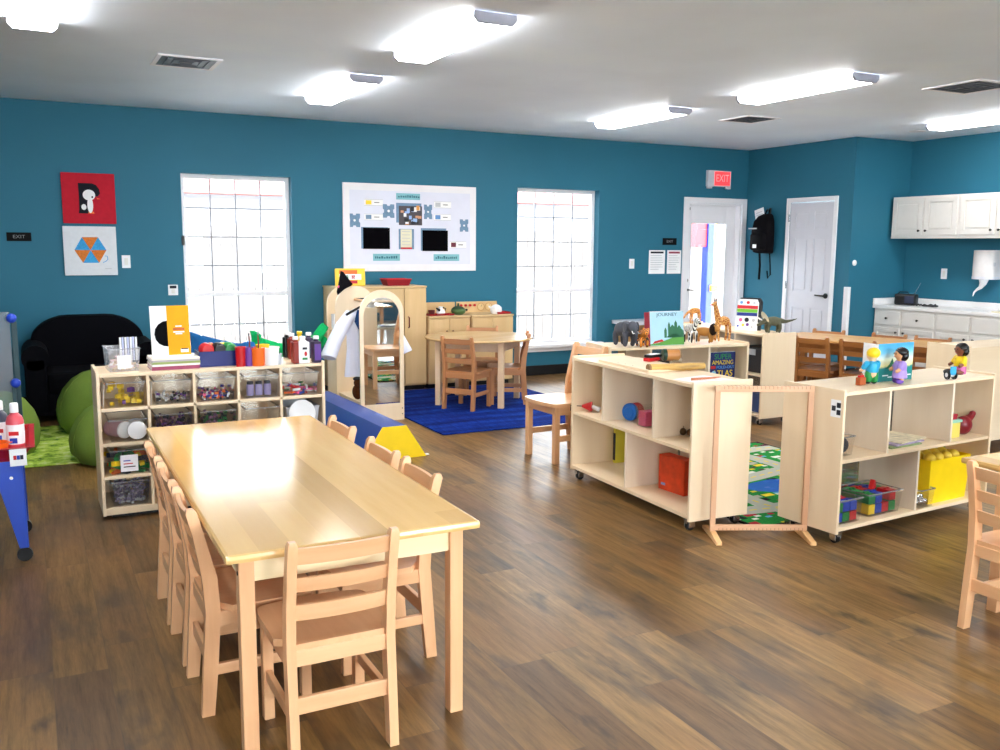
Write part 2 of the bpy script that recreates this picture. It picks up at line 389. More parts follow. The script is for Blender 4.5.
G().cyl((7.475, D + .085, 1.08), (7.475, D + .07, 1.08), .024).obj('deadbolt', DKMET, d1)
G().box(7.44, 7.50, D + .075, D + .09, 1.965, 2.0, .003).obj('closer_bracket', DKMET, d1)
# six-panel door
def panel_door():
    x0 = XD + .003; y0, y1 = DR; d = G()
    st = .095; yc = (y0 + y1) / 2
    zs = [(.02, .22), (.78, .98), (1.62, 1.72), (1.93, 2.04)]
    d.box(x0 + .0095, x0 + .035, y0, y1, .02, 2.04)
    d.box(x0, x0 + .009, y0, y0 + st, .02, 2.04).box(x0, x0 + .009, y1 - st, y1, .02, 2.04).box(x0, x0 + .009, yc - .045, yc + .045, .02, 2.04)
    for a, b in zs: d.box(x0, x0 + .009, y0 + st, yc - .045, a, b).box(x0, x0 + .009, yc + .045, y1 - st, a, b)
    for a, b in ((.22, .78), (.98, 1.62), (1.72, 1.93)):
        for p, q in ((y0 + st, yc - .045), (yc + .045, y1 - st)):
            d.box(x0 + .002, x0 + .009, p + .022, q - .022, a + .022, b - .022, .006)
    o = struct(d.obj('door_2', WHITE, smooth=False))
    g = G().box(XD - .018, XD, y0 - .055, y0, 0, 2.1, .005).box(XD - .018, XD, y1, y1 + .055, 0, 2.1, .005).box(XD - .018, XD, y0, y1, 2.045, 2.1, .005)
    g.obj('casing', TRIMW, o, smooth=False)
    g = G().cyl((x0, y0 + .065, .94), (x0 - .05, y0 + .065, .94), .011).cyl((x0 - .046, y0 + .06, .94), (x0 - .046, y0 + .19, .945), .010, .008).cyl((x0, y0 + .065, .94), (x0 - .008, y0 + .065, .94), .032)
    g.obj('lever_handle', DKMET, o)
    for z in (.25, 1.05, 1.86): G().cyl((XD - .022, y1 - .004, z - .045), (XD - .022, y1 - .004, z + .045), .009, n=8).obj('hinge', CHROME, o)
panel_door()
# ------------------------------------------------------------------ outside
GRASS = paint('concrete yard', (222, 221, 218), .9, .1, .08)
struct(G().box(-8, 22, D + .3, 40, -.3, -.12).obj('ground', GRASS, smooth=False))
struct(G().box(-14, 18, -26, YF - .25, -.3, -.12).obj('bounce_ground', paint('pale bounce pavement', (232, 230, 226), .9, .1, .05), smooth=False))  # unseen pale ground, added to bounce light up to the ceiling
hs = thing('neighbour_house', 'pale house with a dull red roof far beyond the plank fence', 'house', (6, 21, -.12))
G().box(-13, 13, 0, 6, 0, 2.75).obj('siding', striped('grey siding', (96, 96, 100), (104, 104, 108), 3, 'Z', 0, .8), hs, smooth=False)
G().prism([(-13.4, -.5, 2.7), (-13.4, 6.5, 2.7), (-13.4, 3, 3.55)], (26.8, 0, 0)).obj('roof', paint('dull red roof', (112, 70, 66), .9, .1, .1), hs, smooth=False)
for x in (-7, -1.5, 4.0): G().box(x, x + 1.1, -.04, 0, 1.0, 2.2).obj('window', paint('dim house window', (92, 96, 104)), hs, smooth=False)
FENCE = wood('weathered fence', (98, 92, 88), (78, 72, 70), 'z', .8, 14)
ft = thing('wooden_fence', 'weathered grey vertical plank fence outside the windows', 'fence', (0, 12.6, -.12))
g = G(); x = -6.0
while x < 18:
    g.box(x, x + .138, -.01, .01, 0, 1.86 + .02 * random.random()); x += .146
g.obj('plank_panel', FENCE, ft, smooth=False)
for z in (.35, 1.0, 1.6): G().box(-6, 18, .01, .05, z - .04, z + .04).obj('rail', FENCE, ft, smooth=False)
pt = thing('play_structure', 'red, blue and yellow play structure outside the glazed exit door', 'play structure', (8.7, 11.0, -.12))
def pl(u, v, y=11.0): q = AY(u, v, y) - Vector((8.7, 11.0, -.12)); return q
a = pl(688, 215); b = pl(707, 247); G().box(a.x, b.x, -.03, .03, b.z, 2.5, .02).obj('slide_panel', paint('outdoor red plastic', (118, 12, 26)), pt)
a = pl(706.5, 215); b = pl(709.5, 300); G().box(a.x, b.x, -.06, .02, 0, 2.6, .01).obj('post', paint('outdoor blue plastic', (16, 36, 120)), pt)
a = pl(709, 245); b = pl(712.5, 300); G().box(a.x, b.x, .06, .16, 0, a.z, .01).obj('post', _mc['outdoor blue plastic'], pt)
a = pl(712, 215); b = pl(716, 240); G().box(a.x, b.x, -.02, .02, b.z, 2.5, .01).obj('board', paint('outdoor yellow plastic', (190, 140, 30)), pt)
a = pl(707, 285); b = pl(714, 291); G().box(a.x, b.x, -.1, -.05, b.z, a.z, .01).obj('step', _mc['outdoor yellow plastic'], pt)
# ------------------------------------------------------------------ ceiling lights, vents
LENS = glow('lit prismatic lens', (252, 250, 247), 24.0)
def lamp(x, y0, label):
    t = thing('ceiling_light', label, 'ceiling light', (x, y0, CH), 0, 'wraparound ceiling lights')
    w = .125; pr = [(-w, 0), (-w, -.030), (-w * .78, -.056), (w * .78, -.056), (w, -.030), (w, 0)]
    G().box(-w * .9, w * .9, .03, 1.19, -.012, 0).obj('housing', WHITE, t, smooth=False)
    G().prism([(px, .025, pz - .004) for px, pz in pr], (0, 1.17, 0), .004).obj('diffuser', LENS, t)
    for y in (0, 1.195): G().prism([(px * 1.02, y, pz - .004 if pz > -.05 else pz - .006) for px, pz in pr], (0, .025, 0), .002).obj('end_cap', paint('shaded lamp cap', (168, 170, 186)), t)  # white caps given a grey that stands for shade on the ends
    return t
lamp(2.315, 4.54, 'fluorescent ceiling light nearest, above the bulletin board in view')
lamp(2.30, 6.60, 'small looking ceiling light above the first window side, just behind a nearer light')
lamp(5.27, 6.70, 'ceiling light farthest back, above the second window and exit sign')
lamp(5.41, 4.78, 'ceiling light between two vents at right centre of the ceiling')
lamp(8.2, 5.15, 'ceiling light at the right edge in front of the white wall cabinets')
lamp(.11, 4.74, 'ceiling light cut by the top left corner of the view')
for x, y in ((2.25, .6), (5.25, .8), (-1.4, 1.6), (8.0, 1.6)): lamp(x, y, 'unseen ceiling light added overhead to brighten the near side of the room')  # extra unseen fixtures, added to light the room from the viewer's side
def vent(cx, cy, w, label):
    t = thing('ceiling_vent', label, 'air vent', (cx, cy, CH), 0, 'square ceiling vents'); h = w / 2
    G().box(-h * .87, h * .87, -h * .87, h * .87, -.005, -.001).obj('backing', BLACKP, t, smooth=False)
    g = G()
    k = h * .86
    for a, b, c, d in ((-h, h, -h, -k), (-h, h, k, h), (-h, -k, -k, k), (k, h, -k, k)): g.box(a, b, c, d, -.008, 0)
    g.obj('frame', TRIMW, t, smooth=False)
    for k in (.66, .44, .22):
        g = G(); q = h * k; e = .009
        for a, b, c, d in ((-q, q, -q, -q + e), (-q, q, q - e, q), (-q, -q + e, -q + e, q - e), (q - e, q, -q + e, q - e)): g.box(a, b, c, d, -.011, -.005)
        g.obj('louver', paint('dark vent louver', (74, 78, 88)), t, smooth=False)
vent(1.06, 6.78, .42, 'dark louvred ceiling vent at left, above the wall left of the first window')
vent(6.35, 7.0, .42, 'dark louvred ceiling vent nearest the exit sign')
vent(6.55, 4.78, .50, 'dark louvred ceiling vent at right, in front of the kitchen corner')
t = thing('recessed_downlight', 'small round recessed ceiling light by the wall cabinets', 'downlight', (8.50, 6.80, CH))
G().lathe([(.05, -.002), (.085, -.002), (.085, -.008), (.05, -.006)], n=24).obj('trim_ring', TRIMW, t)
G().lathe([(.052, -.0035), (.052, -.001)], n=20).obj('lens', glow('warm downlight lens', (255, 240, 214), 5), t)
# ------------------------------------------------------------------ furniture: chairs
def make_chair(name, label, W, s=1.0, group=None):
    """ladder back chair, local +Y is where the sitter looks"""
    t = thing(name, label, 'chair', group=group); hw = .155 * s
    def post(x):
        g = G(); prof = [(-.187, 0), (-.173, .17), (-.160, .34), (-.167, .46), (-.196, .60), (-.214, .672)]; ww = .028
        rs = []
        for y, z in prof:
            dd = .040 if z < .05 else (.046 if z < .5 else .034)
            rs.append([Vector((x + a * ww / 2, y + b * dd / 2, z)) * s for a, b in ((-1, -1), (1, -1), (1, 1), (-1, 1))])
        y, z = -.2175, .686; rs.append([Vector((x + a * .010, y + b * .010, z)) * s for a, b in ((-1, -1), (1, -1), (1, 1), (-1, 1))])
        return g.rings(rs)
    hw0 = .150
    for x in (-hw0, hw0): post(x).obj('rear_post', W('z'), t)
    for x in (-hw0, hw0): G().box((x - .017) * s, (x + .017) * s, .115 * s, .15 * s, 0, .345 * s, .004).obj('front_leg', W('z'), t)
    # seat with softened front corners and a shallow dip
    n = 10; rows = []
    def outline(u):   # half width along the depth
        return .182 if u < .72 else .182 - .022 * ((u - .72) / .28) ** 2
    g = G(); top = []; bot = []
    for j in range(n + 1):
        u = j / n; y = -.172 + .352 * u; w = outline(u); rt = []; rb = []
        for i in range(n + 1):
            x = -1 + 2 * i / n; xx = x * w
            if u < .15: xx = max(-.1335, min(.1335, xx))
            yy = y - (.02 * x * x if u > .95 else 0)
            dip = .010 * max(0, 1 - x * x) * sin(pi * min(1, u * 1.05))
            rt.append(g.bm.verts.new(Vector((xx, yy, .365 - dip)) * s)); rb.append(g.bm.verts.new(Vector((xx, yy, .343)) * s))
        top.append(rt); bot.append(rb)
    for j in range(n):
        for i in range(n):
            g._f((top[j][i], top[j][i + 1], top[j + 1][i + 1], top[j + 1][i])); g._f((bot[j][i], bot[j + 1][i], bot[j + 1][i + 1], bot[j][i + 1]))
        g._f((top[j][0], top[j + 1][0], bot[j + 1][0], bot[j][0])); g._f((top[j][n], bot[j][n], bot[j + 1][n], top[j + 1][n]))
    for i in range(n):
        g._f((top[0][i], bot[0][i], bot[0][i + 1], top[0][i + 1])); g._f((top[n][i], top[n][i + 1], bot[n][i + 1], bot[n][i]))
    g.obj('seat', W('y'), t)
    for z0, z1, yb in ((.614, .664, -.200), (.527, .571, -.180), (.437, .487, -.166)):   # ladder slats, bowed back a little
        g = G(); rs = []
        for k in range(9):
            x = -.138 + .276 * k / 8; b = -.012 * (1 - (x / .138) ** 2)
            sl = (z1 - z0) * -.22
            rs.append([Vector(q) * s for q in ((x, yb + b - .007, z0), (x, yb + b + .007, z0), (x, yb + b + .007 + sl, z1), (x, yb + b - .007 + sl, z1))])
        g.rings(rs).obj('back_slat', W('x'), t)
    G().box(-.138 * s, .138 * s, -.176 * s, -.150 * s, .298 * s, .347 * s, .003).obj('rear_apron', W('x'), t)
    G().box(-.138 * s, .138 * s, .122 * s, .143 * s, .295 * s, .343 * s, .003).obj('front_apron', W('x'), t)
    for x in (-hw0, hw0): G().box((x - .010) * s, (x + .010) * s, -.15 * s, .12 * s, .292 * s, .343 * s, .003).obj('side_apron', W('y'), t)
    for x in (-hw0, hw0): G().bar(Vector((x, -.175, .15)) * s, Vector((x, .128, .15)) * s, .018 * s, .036 * s, bev=.003).obj('side_stretcher', W('y'), t)
    G().box(-.138 * s, .138 * s, -.182 * s, -.165 * s, .155 * s, .205 * s, .003).obj('rear_stretcher', W('x'), t)
    return t
c0 = make_chair('ladder_back_chair', 'wooden ladder-back chair at the near end of the long table, back toward the viewer', MAPLE, 1.0, 'chairs around the long table')
place(c0, (.756, 2.63, 0), radians(0))
for y, lb in ((3.015, 'nearest of three chairs along the left side of the long table'), (3.415, 'middle of three chairs along the left side of the long table'), (3.815, 'farthest of three chairs along the left side of the long table')):
    dup(c0, (.622, y, 0), -pi / 2, lb)
for y, lb in ((3.09, 'nearest of three chairs along the right side of the long table'), (3.50, 'middle of three chairs along the right side of the long table'), (4.05, 'farthest of three chairs along the right side of the long table')):
    dup(c0, (1.055, y, 0), pi / 2, lb)
dup(c0, (3.44, 2.075, 0), -pi / 2, 'wooden ladder-back chair cut by the right edge of the view, at the table corner there', 'chair at the right edge')
c1 = make_chair('ladder_back_chair', 'ladder-back chair at the round table with its back toward the viewer', DIMMAPLE, 1.0, 'chairs around the round table')
place(c1, (3.585, 7.565, 0), radians(-54))
dup(c1, (4.03, 7.66, 0), radians(64), 'ladder-back chair on the right of the round table, seen from the side near the window')
dup(c1, (4.03, 8.20, 0), radians(150), 'ladder-back chair on the far side of the round table by the play kitchen')
lone = make_chair('ladder_back_chair', 'pale wooden chair standing alone between the blue rug and the open toy shelf', MAPLE, 1.17)
place(lone, (3.335, 5.49, 0), pi / 2 + .05)
# far long table and its oak chairs
FT = radians(-15)
def ftp(a, b): # a along the near edge toward the viewer, b away from it
    L = Vector((-sin(FT), -cos(FT), 0)); N = Vector((cos(FT), -sin(FT), 0)); L = Vector((.342, -.94, 0)); N = Vector((.94, .342, 0))
    return Vector((6.93, 5.09, 0)) - L * a + N * b
def table(name, label, cat, x0, x1, y0, y1, h, topm, apm, legm, th=.026, leg=.058, inset=.03, loc=(0, 0, 0), rz=0):
    t = thing(name, label, cat, loc, rz)
    G().box(x0, x1, y0, y1, h - th, h, .011).obj('table_top', topm, t)
    i = inset; l = leg; a = .075
    for nm, q in (('end_apron', (x0 + i + l, x1 - i - l, y0 + i + .012, y0 + i + .034)), ('end_apron', (x0 + i + l, x1 - i - l, y1 - i - .034, y1 - i - .012)), ('side_apron', (x0 + i + .012, x0 + i + .034, y0 + i + l, y1 - i - l)), ('side_apron', (x1 - i - .034, x1 - i - .012, y0 + i + l, y1 - i - l))):
        G().box(*q, h - th - a, h - th, .002).obj(nm, apm, t)
    for x in (x0 + i, x1 - i - l):
        for y in (y0 + i, y1 - i - l):
            lg = G().box(x, x + l, y, y + l, 0, h - th, .004).obj('leg', legm, t)
            xo = x - .002 if x < (x0 + x1) / 2 else x + l - .001
            G().cyl((xo, y + l * .3, h - th - .045), (xo + .003, y + l * .3, h - th - .045), .006, n=10).cyl((xo, y + l * .3, h - th - .012), (xo + .003, y + l * .3, h - th - .012), .004, n=10).obj('bolt', BLACKP, lg)
    return t
tcx, tcy = .8375, 3.481
table('long_table', 'long pale maple table in the foreground with glossy top', 'table', -.391, .391, -.998, .998, .645, TOPW, APRON, MAPLE('z'), leg=.045, inset=.042, loc=(tcx, tcy, 0), rz=radians(-.4))
p = ftp(.80, .33)
table('oak_table', 'long oak table in front of the white kitchen cabinets', 'table', -.33, .33, -.80, .80, .652, wood('pale oak top', (226, 178, 112), (204, 150, 86), 'y', .25, 12), OAK('x'), OAK('z'), loc=(p.x, p.y, 0), rz=radians(20))
table('corner_table', 'pale table cut by the right edge of the view beside a chair', 'table', 0, 1.2, -.76, 0, .645, TOPW, APRON, MAPLE('z'), leg=.045, inset=.10, loc=(3.40, 2.40, 0))
p0 = ftp(1.17, .14); c2 = make_chair('ladder_back_chair', 'oak chair leftmost on the near side of the far oak table', OAK, 1.0, 'oak chairs at the far table')
place(c2, p0, radians(-70))
for a, lb in ((.74, 'middle oak chair on the near side of the far oak table'), (.17, 'rightmost oak chair on the near side of the far table, behind the picture book')):
    dup(c2, ftp(a, .14), radians(-70), lb)
for a, lb in ((1.36, 'leftmost oak chair on the far side of the oak table, by the corner'), (.76, 'middle oak chair on the far side of the oak table before the cabinets'), (.36, 'rightmost oak chair on the far side of the oak table before the cabinets')):
    dup(c2, ftp(a, .55), radians(110), lb)
# round table on the blue rug
t = thing('round_table', 'round wooden table on the blue rug by the play kitchen', 'table', (3.81, 7.80, 0), radians(19))
RTOP = wood('round table maple', (226, 190, 136), (204, 162, 106), 'x', .25, 12)
G().lathe([(.47, .619), (.515, .625), (.52, .634), (.515, .645), (.3, .6455)], n=56).obj('table_top', RTOP, t)
gg_ = G()
for a in range(4):
    q = Matrix.Rotation(a * pi / 2 + pi / 4 + .5, 4, 'Z')
    lg = G().box(-.026, .026, -.026, .026, 0, .62, .004, q @ Matrix.Translation((.43, 0, 0)) @ Rz(pi / 4)).obj('leg', wood('pale leg maple', (244, 214, 178), (230, 194, 154), 'z', .4), t)
    gg_ = G().bar(q @ Vector((.43, 0, .575)), (q @ Rz(pi / 2)) @ Vector((.43, 0, .575)), .02, .09); gg_.obj('apron', wood('pale leg maple x', (240, 214, 182), (226, 194, 156), 'x', .4), t)
# ------------------------------------------------------------------ open toy shelves on castors
def caster(g, x, y, h=.06):
    g.cyl((x, y - .011, .024), (x, y + .011, .024), .024, n=16)
def toy_shelf(label, L, dep, H, loc, rz, back='clear', cells=True, name='toy_shelf'):
    t = thing(name, label, 'shelf', (loc[0], loc[1], 0), rz); zb = .06; P = .018
    for x in (0, L - P): G().box(x, x + P, 0, dep, zb, H, .004).obj('end_panel', BIRCH('z'), t)
    G().box(P, L - P, .004, dep - .004, H - .030, H - .012, .002).obj('top_board', BIRCH('x'), t)
    G().box(P, L - P, .004, dep - .004, zb + .012, zb + .032, .002).obj('bottom_board', BIRCH('x'), t)
    zm = zb + .032 + (H - zb) * .46
    if back == 'wood': G().box(P, L - P, dep - .012, dep - .004, zb + .03, H - .03).obj('back_panel', BIRCH('x'), t, smooth=False)
    else: G().box(P, L - P, dep - .008, dep - .004, zb + .03, H - .03).obj('clear_back', ACRYL, t, smooth=False)
    if cells:
        G().box(P, L - P, .006, dep - .012, zm - .009, zm + .009, .002).obj('middle_board', BIRCH('x'), t)
        for k in (.29, .71): G().box(L * k - .008, L * k + .008, .008, dep - .012, zm + .009, H - .03, .001).obj('divider', BIRCHD, t)
        G().box(L * .5 - .008, L * .5 + .008, .008, dep - .012, zb + .032, zm - .009, .001).obj('divider', BIRCHD, t)
    for x in (.05, L - .05):
        for y in (.045, dep - .045):
            w = G().cyl((x - .010, y, .025), (x + .010, y, .025), .025, n=18).obj('caster', BLACKP, t)
            G().box(x - .022, x - .014, y - .020, y + .020, .016, .066, .003).box(x + .014, x + .022, y - .020, y + .020, .016, .066, .003).box(x - .022, x + .022, y - .026, y + .026, .060, .073, .002).box(x - .014, x + .014, y - .030, y - .026, .040, .064, .001).obj('caster_bracket', CHROME, w)
    t['zm'] = zm + .009; t['zt'] = H - .012
    return t
SA = toy_shelf('open plywood toy shelf nearest centre with music toys, clear back and castors', 1.27, .39, .806, (3.076, 4.935), radians(-92.2))
SD = toy_shelf('open plywood toy shelf at right holding bins of blocks and a yellow tub', 1.297, .385, .802, (3.565, 3.168), radians(3.6))
SB = toy_shelf('plywood shelf behind with toy animals and a picture book on top', 1.165, .385, .802, (3.607, 5.293), radians(-7.2))
SC = toy_shelf('plywood shelf end-on beside the oak chairs, with a dinosaur on top', 1.25, .37, .787, (5.455, 6.97), radians(-90.5))
SE = toy_shelf('plywood shelf backed to the room at the right edge, before the kitchen', 1.2, .36, .80, (7.25, 4.62), radians(180), back='wood')
for nm, sh in (('A', SA), ('D', SD), ('B', SB), ('C', SC)): pass
bpy.context.view_layer.update()
def on(sh, x, y, z): return (Matrix.Translation(sh.location) @ Rz(sh.rotation_euler.z)) @ Vector((x, y, z))
def rz_of(sh): return sh.rotation_euler.z
# label stuck on shelf D's end panel
q = AX(838, 410, 3.56)
tg = G().box(-.001, .0, -.030, .030, -.044, .044).obj('picture_label', PAPER, SD, smooth=False); tg.location = (-.0008, .046, .705)
for i, (y, z) in enumerate(((.012, .0), (-.018, .018), (-.018, -.018))): G().box(-.0018, -.001, y - .012, y + .012, z - .013, z + .013).obj('print_mark', INK, tg, smooth=False)
# ------------------------------------------------------------------ cubby unit
CX0, CX1, CY0, CYD, CHH = .293, 1.545, 5.255, .38, .815
cub = thing('cubby_unit', 'plywood cubby unit of twenty open compartments holding clear bins', 'cubby shelf', (CX0, CY0, 0)); CW = CX1 - CX0
for x in (0, CW - .018): G().box(x, x + .018, 0, CYD, .02, CHH, .004).obj('end_panel', BIRCH('z'), cub)
ZS = [.062, .240, .423, .615, .785]
G().box(.018, CW - .018, .004, CYD, ZS[4], ZS[4] + .018, .002).obj('top_board', BIRCH('x'), cub)
for z in ZS[1:4]: G().box(.018, CW - .018, .006, CYD - .01, z - .018, z, .002).obj('shelf_board', BIRCH('x'), cub)
G().box(.018, CW - .018, .004, CYD - .01, .024, ZS[0], .002).obj('bottom_board', BIRCH('x'), cub)
CWc = (CW - .036) / 5
for k in range(1, 5): G().box(.018 + CWc * k - .008, .018 + CWc * k + .008, .006, CYD - .012, ZS[0], ZS[4], .002).obj('upright', BIRCH('z'), cub)
G().box(.018, CW - .018, CYD - .01, CYD - .004, .03, ZS[4]).obj('back_panel', BIRCH('x'), cub, smooth=False)
G().box(.05, CW - .05, .05, CYD - .05, 0, .022).obj('plinth', BLACKP, cub, smooth=False)
def cell(c, r): # left, bottom of a compartment (r = 0 top row)
    return CX0 + .018 + CWc * c + .012, ZS[3 - r]
def bin_(label, w, d, h, loc, rz=0, mat=None, name='clear_bin', group=None, card=False):
    t = thing(name, label, 'bin', loc, rz, group); e = .0025; k = .90
    pts = lambda s, z, i=0: [(a * (w / 2 * s - i), b * (d / 2 * s - i), z) for a, b in ((-1, -1), (1, -1), (1, 1), (-1, 1))]
    g = G(); g.rings([[Vector(p) for p in q] for q in (pts(k, .0), pts(1, h))], cap=False)
    b0 = [g.bm.verts.new(p) for p in pts(k, .0)]; g._f(b0)
    g.obj('tub', mat or CLEAR, t, smooth=False)
    G().tube([Vector((a * w / 2, b * d / 2, h)) for a, b in ((-1, -1), (1, -1), (1, 1), (-1, 1))], .005, 6, close=True).obj('rim', mat or clear('clear rim', (236, 236, 236), .2), t)
    if card:
        cdd = G().box(-.045, .045, -d / 2 - .002, -d / 2 - .001, h * .12, h * .82).obj('card', PAPER, t, smooth=False)
        for i in range(3): G().box(-.03, .03 - .012 * i, -d / 2 - .003, -d / 2 - .002, h * (.3 + .13 * i), h * (.34 + .13 * i)).obj('print_line', [INK, RED, BLUE][i], cdd, smooth=False)
    return t
MIXED = [RED, BLUE, YEL, GRN, PUR, ORG, PINK, PAPER, BLACKP]
def bits(label, name, w, d, h, loc, rz, cols, n, size=.012, cat='craft pieces', rods=False):
    g = G()
    for i in range(n):
        g.mi = random.randrange(len(cols)); M = Matrix.Translation((random.uniform(-w / 2, w / 2), random.uniform(-d / 2, d / 2), .009 + random.random() ** 1.6 * h)) @ Matrix.Rotation(random.uniform(-.5, .5), 4, 'X') @ Matrix.Rotation(random.random() * 6, 4, 'Z')
        s_ = size * random.uniform(.7, 1.3); l = s_ * (4 if rods else 1.2)
        g.box(-s_ / 2, s_ / 2, -l / 2, l / 2, -s_ / 2, s_ / 2, 0, M)
    o = g.obj(name, cols, None, smooth=False); o.location = loc; o.rotation_euler = (0, 0, rz)
    return tag(o, label, cat, kind='stuff')
BW, BD, BH = .196, .29, .132
rowcol = [(0, 0, 'top row, first compartment from the left', 'yellow and purple foam shapes', [YEL, PUR, YEL], 26, .024),
          (1, 0, 'top row, second compartment from the left', 'pale clips and beads', [GREY, PAPER, PUR, BLACKP], 60, .011),
          (2, 0, 'top row, middle compartment', 'mixed small coloured counters', [PINK, PUR, INK, ORG, BLUE, PAPER], 130, .011),
          (4, 0, 'top row, last compartment at right', 'coloured markers and chalk sticks', [RED, GRN, BLUE, PINK, PAPER, ORG], 60, .010),
          (1, 1, 'second row, second compartment from the left', 'plum coloured yarn scraps', [PUR, paint('plum scraps', (110, 70, 90)), INK], 150, .014),
          (2, 1, 'second row, middle compartment', 'dark ribbon and grey scraps', [INK, paint('mauve scraps', (150, 110, 140)), GRN], 120, .014),
          (0, 2, 'third row, first compartment, with a printed card on its front', 'green and yellow glue sticks', [GRN, YEL, ORG, INK], 36, .022),
          (0, 3, 'bottom row, first compartment', 'lilac glass beads', [paint('lilac beads', (150, 140, 170)), GREY, paint('grey violet beads', (120, 112, 140))], 320, .010)]
for c, r, where, what, cols, n, sz in rowcol:
    x, z = cell(c, r); x += CWc / 2 - .004; y = CY0 + .02 + BD / 2
    bin_('clear bin in the cubby ' + where, BW, BD, BH if r < 3 else .135, (x, y, z + .001), 0, group='clear bins in the cubby unit', card=(c, r) == (0, 2))
    bits(what + ' in the cubby bin, ' + where.split(',')[0] + ' ' + where.split(',')[1].strip().split(' ')[0], 'craft_pieces', BW * .76, BD * .8, .10 if r == 3 else (.09 if (c, r) in ((1, 1), (2, 1), (0, 2), (0, 0)) else .04), (x, y, z), 0, cols, n, sz, rods=(c, r) in ((4, 0), (0, 2)))
x, z = cell(3, 0); x += CWc / 2; bin_('clear bin in the cubby top row, fourth compartment, holding small jars', BW, BD, .13, (x, CY0 + .16, z + .001), 0, group='clear bins in the cubby unit')
LIL = paint('lilac glitter', (150, 140, 190), .4)
for k in range(3):
    j = thing('glitter_jar', ['left', 'middle', 'right'][k] + ' small jar of lilac glitter in the fourth top cubby bin', 'jar', (x - .05 + .05 * k, CY0 + .10, z + .006), 0, 'glitter jars')
    G().lathe([(.021, 0), (.022, .004), (.022, .06), (.017, .066)], n=16).obj('jar_body', LIL, j); G().lathe([(.019, .066), (.019, .082)], n=16).obj('lid', INK, j)
x, z = cell(3, 1); bin_('empty clear bin in the cubby second row, fourth compartment', BW, BD, BH, (x + CWc / 2, CY0 + .16, z + .001), 0, group='clear bins in the cubby unit')
x, z = cell(0, 1); x += CWc / 2
bin_('clear bin in the cubby second row, first compartment, holding round tubs', BW, BD, .12, (x, CY0 + .16, z + .001), 0, group='clear bins in the cubby unit')
for k, (dx, dy, m, r_) in enumerate(((-.045, .0, paint('rose printed tub', (190, 150, 160)), .045), (.045, -.03, PAPER, .048))):
    o = thing('round_tub', ['pink printed tub lying in the first second-row cubby bin', 'white round lidded tub facing out of the first second-row cubby bin'][k], 'tub', (x + dx, CY0 + .10 + dy, z + .06), 0)
    M = Matrix.Rotation(pi / 2, 4, 'X') if k else Matrix.Rotation(pi / 2, 4, 'X') @ Matrix.Rotation(.6, 4, 'Y')
    G().lathe([(r_ * .95, -.07), (r_, -.065), (r_, .045)], n=28, M=M).obj('tub_body', m, o); G().lathe([(r_ * 1.04, .045), (r_ * 1.04, .055), (r_ * .9, .058)], n=28, M=M).obj('lid', PAPER, o)
x, z = cell(4, 1); x += CWc / 2
bin_('grey bin in the cubby second row, last compartment, behind a white plate', BW, BD, .115, (x, CY0 + .18, z + .001), 0, group='clear bins in the cubby unit', mat=GREY)
o = G().lathe([(.0, .0), (.06, .001), (.078, .010), (.08, .010), (.06, -.003), (.0, -.003)], n=36, M=Matrix.Rotation(radians(80), 4, 'X')).obj('paper_plate', PAPER); o.location = (x - .01, CY0 + .022, z + .082)
tag(o, 'white round paper plate standing in the cubby second row at right', 'plate')
for c in (0, 1):
    x, z = cell(c, 0)
    o = G().box(-.0006, .0006, -.06, .06, 0, .13).obj('white_card', PAPER, None, smooth=False); o.location = (x - .0 , CY0 + .075, z + .001); o.rotation_euler = (0, .06, .05)
    tag(o, 'white card standing left of the bin in the ' + ['first', 'second'][c] + ' top cubby compartment', 'card', 'cards in the top cubbies')
# ---- things standing on the cubby unit
ZT = ZS[4] + .018 + .001
def FT_(u, v):
    q = F(u, v, ZT); y = min(max(q.y, CY0 + .035), CY0 + CYD - .035); return Vector((q.x * y / q.y, y, ZT))
t = bin_('clear plastic box with a paper label and a bundle of straws on the cubby unit', .165, .21, .125, (.44, CY0 + .17, ZT), .05, group=None, mat=MILKY)
cdd = G().box(-.035, .035, -.1045, -.103, .018, .09).obj('paper_label', PAPER, t, smooth=False); G().box(-.022, .022, -.0995, -.098, .06, .064).obj('print_line', INK, cdd, smooth=False)
bits('pastel wooden craft sticks in the clear box on the cubby unit', 'craft_sticks', .11, .15, .05, (.44, CY0 + .17, ZT), .05, [paint('tan sticks', (214, 184, 150)), PAPER, paint('pale rose', (226, 190, 190))], 70, .010, rods=True)
for k in range(7):
    o = G().tube([(0, 0, 0), (0, .006, .13)], .0055, 8).obj('paper_straw', [PAPER, paint('lilac straw', (200, 204, 236))][k % 2]); o.location = (.437 + .0135 * k, CY0 + .155 + .012 * (k % 2), ZT + .05)
    tag(o, ['white', 'lilac striped'][k % 2] + ' paper straw standing in the labelled clear box', 'straw', 'straws in the clear box')
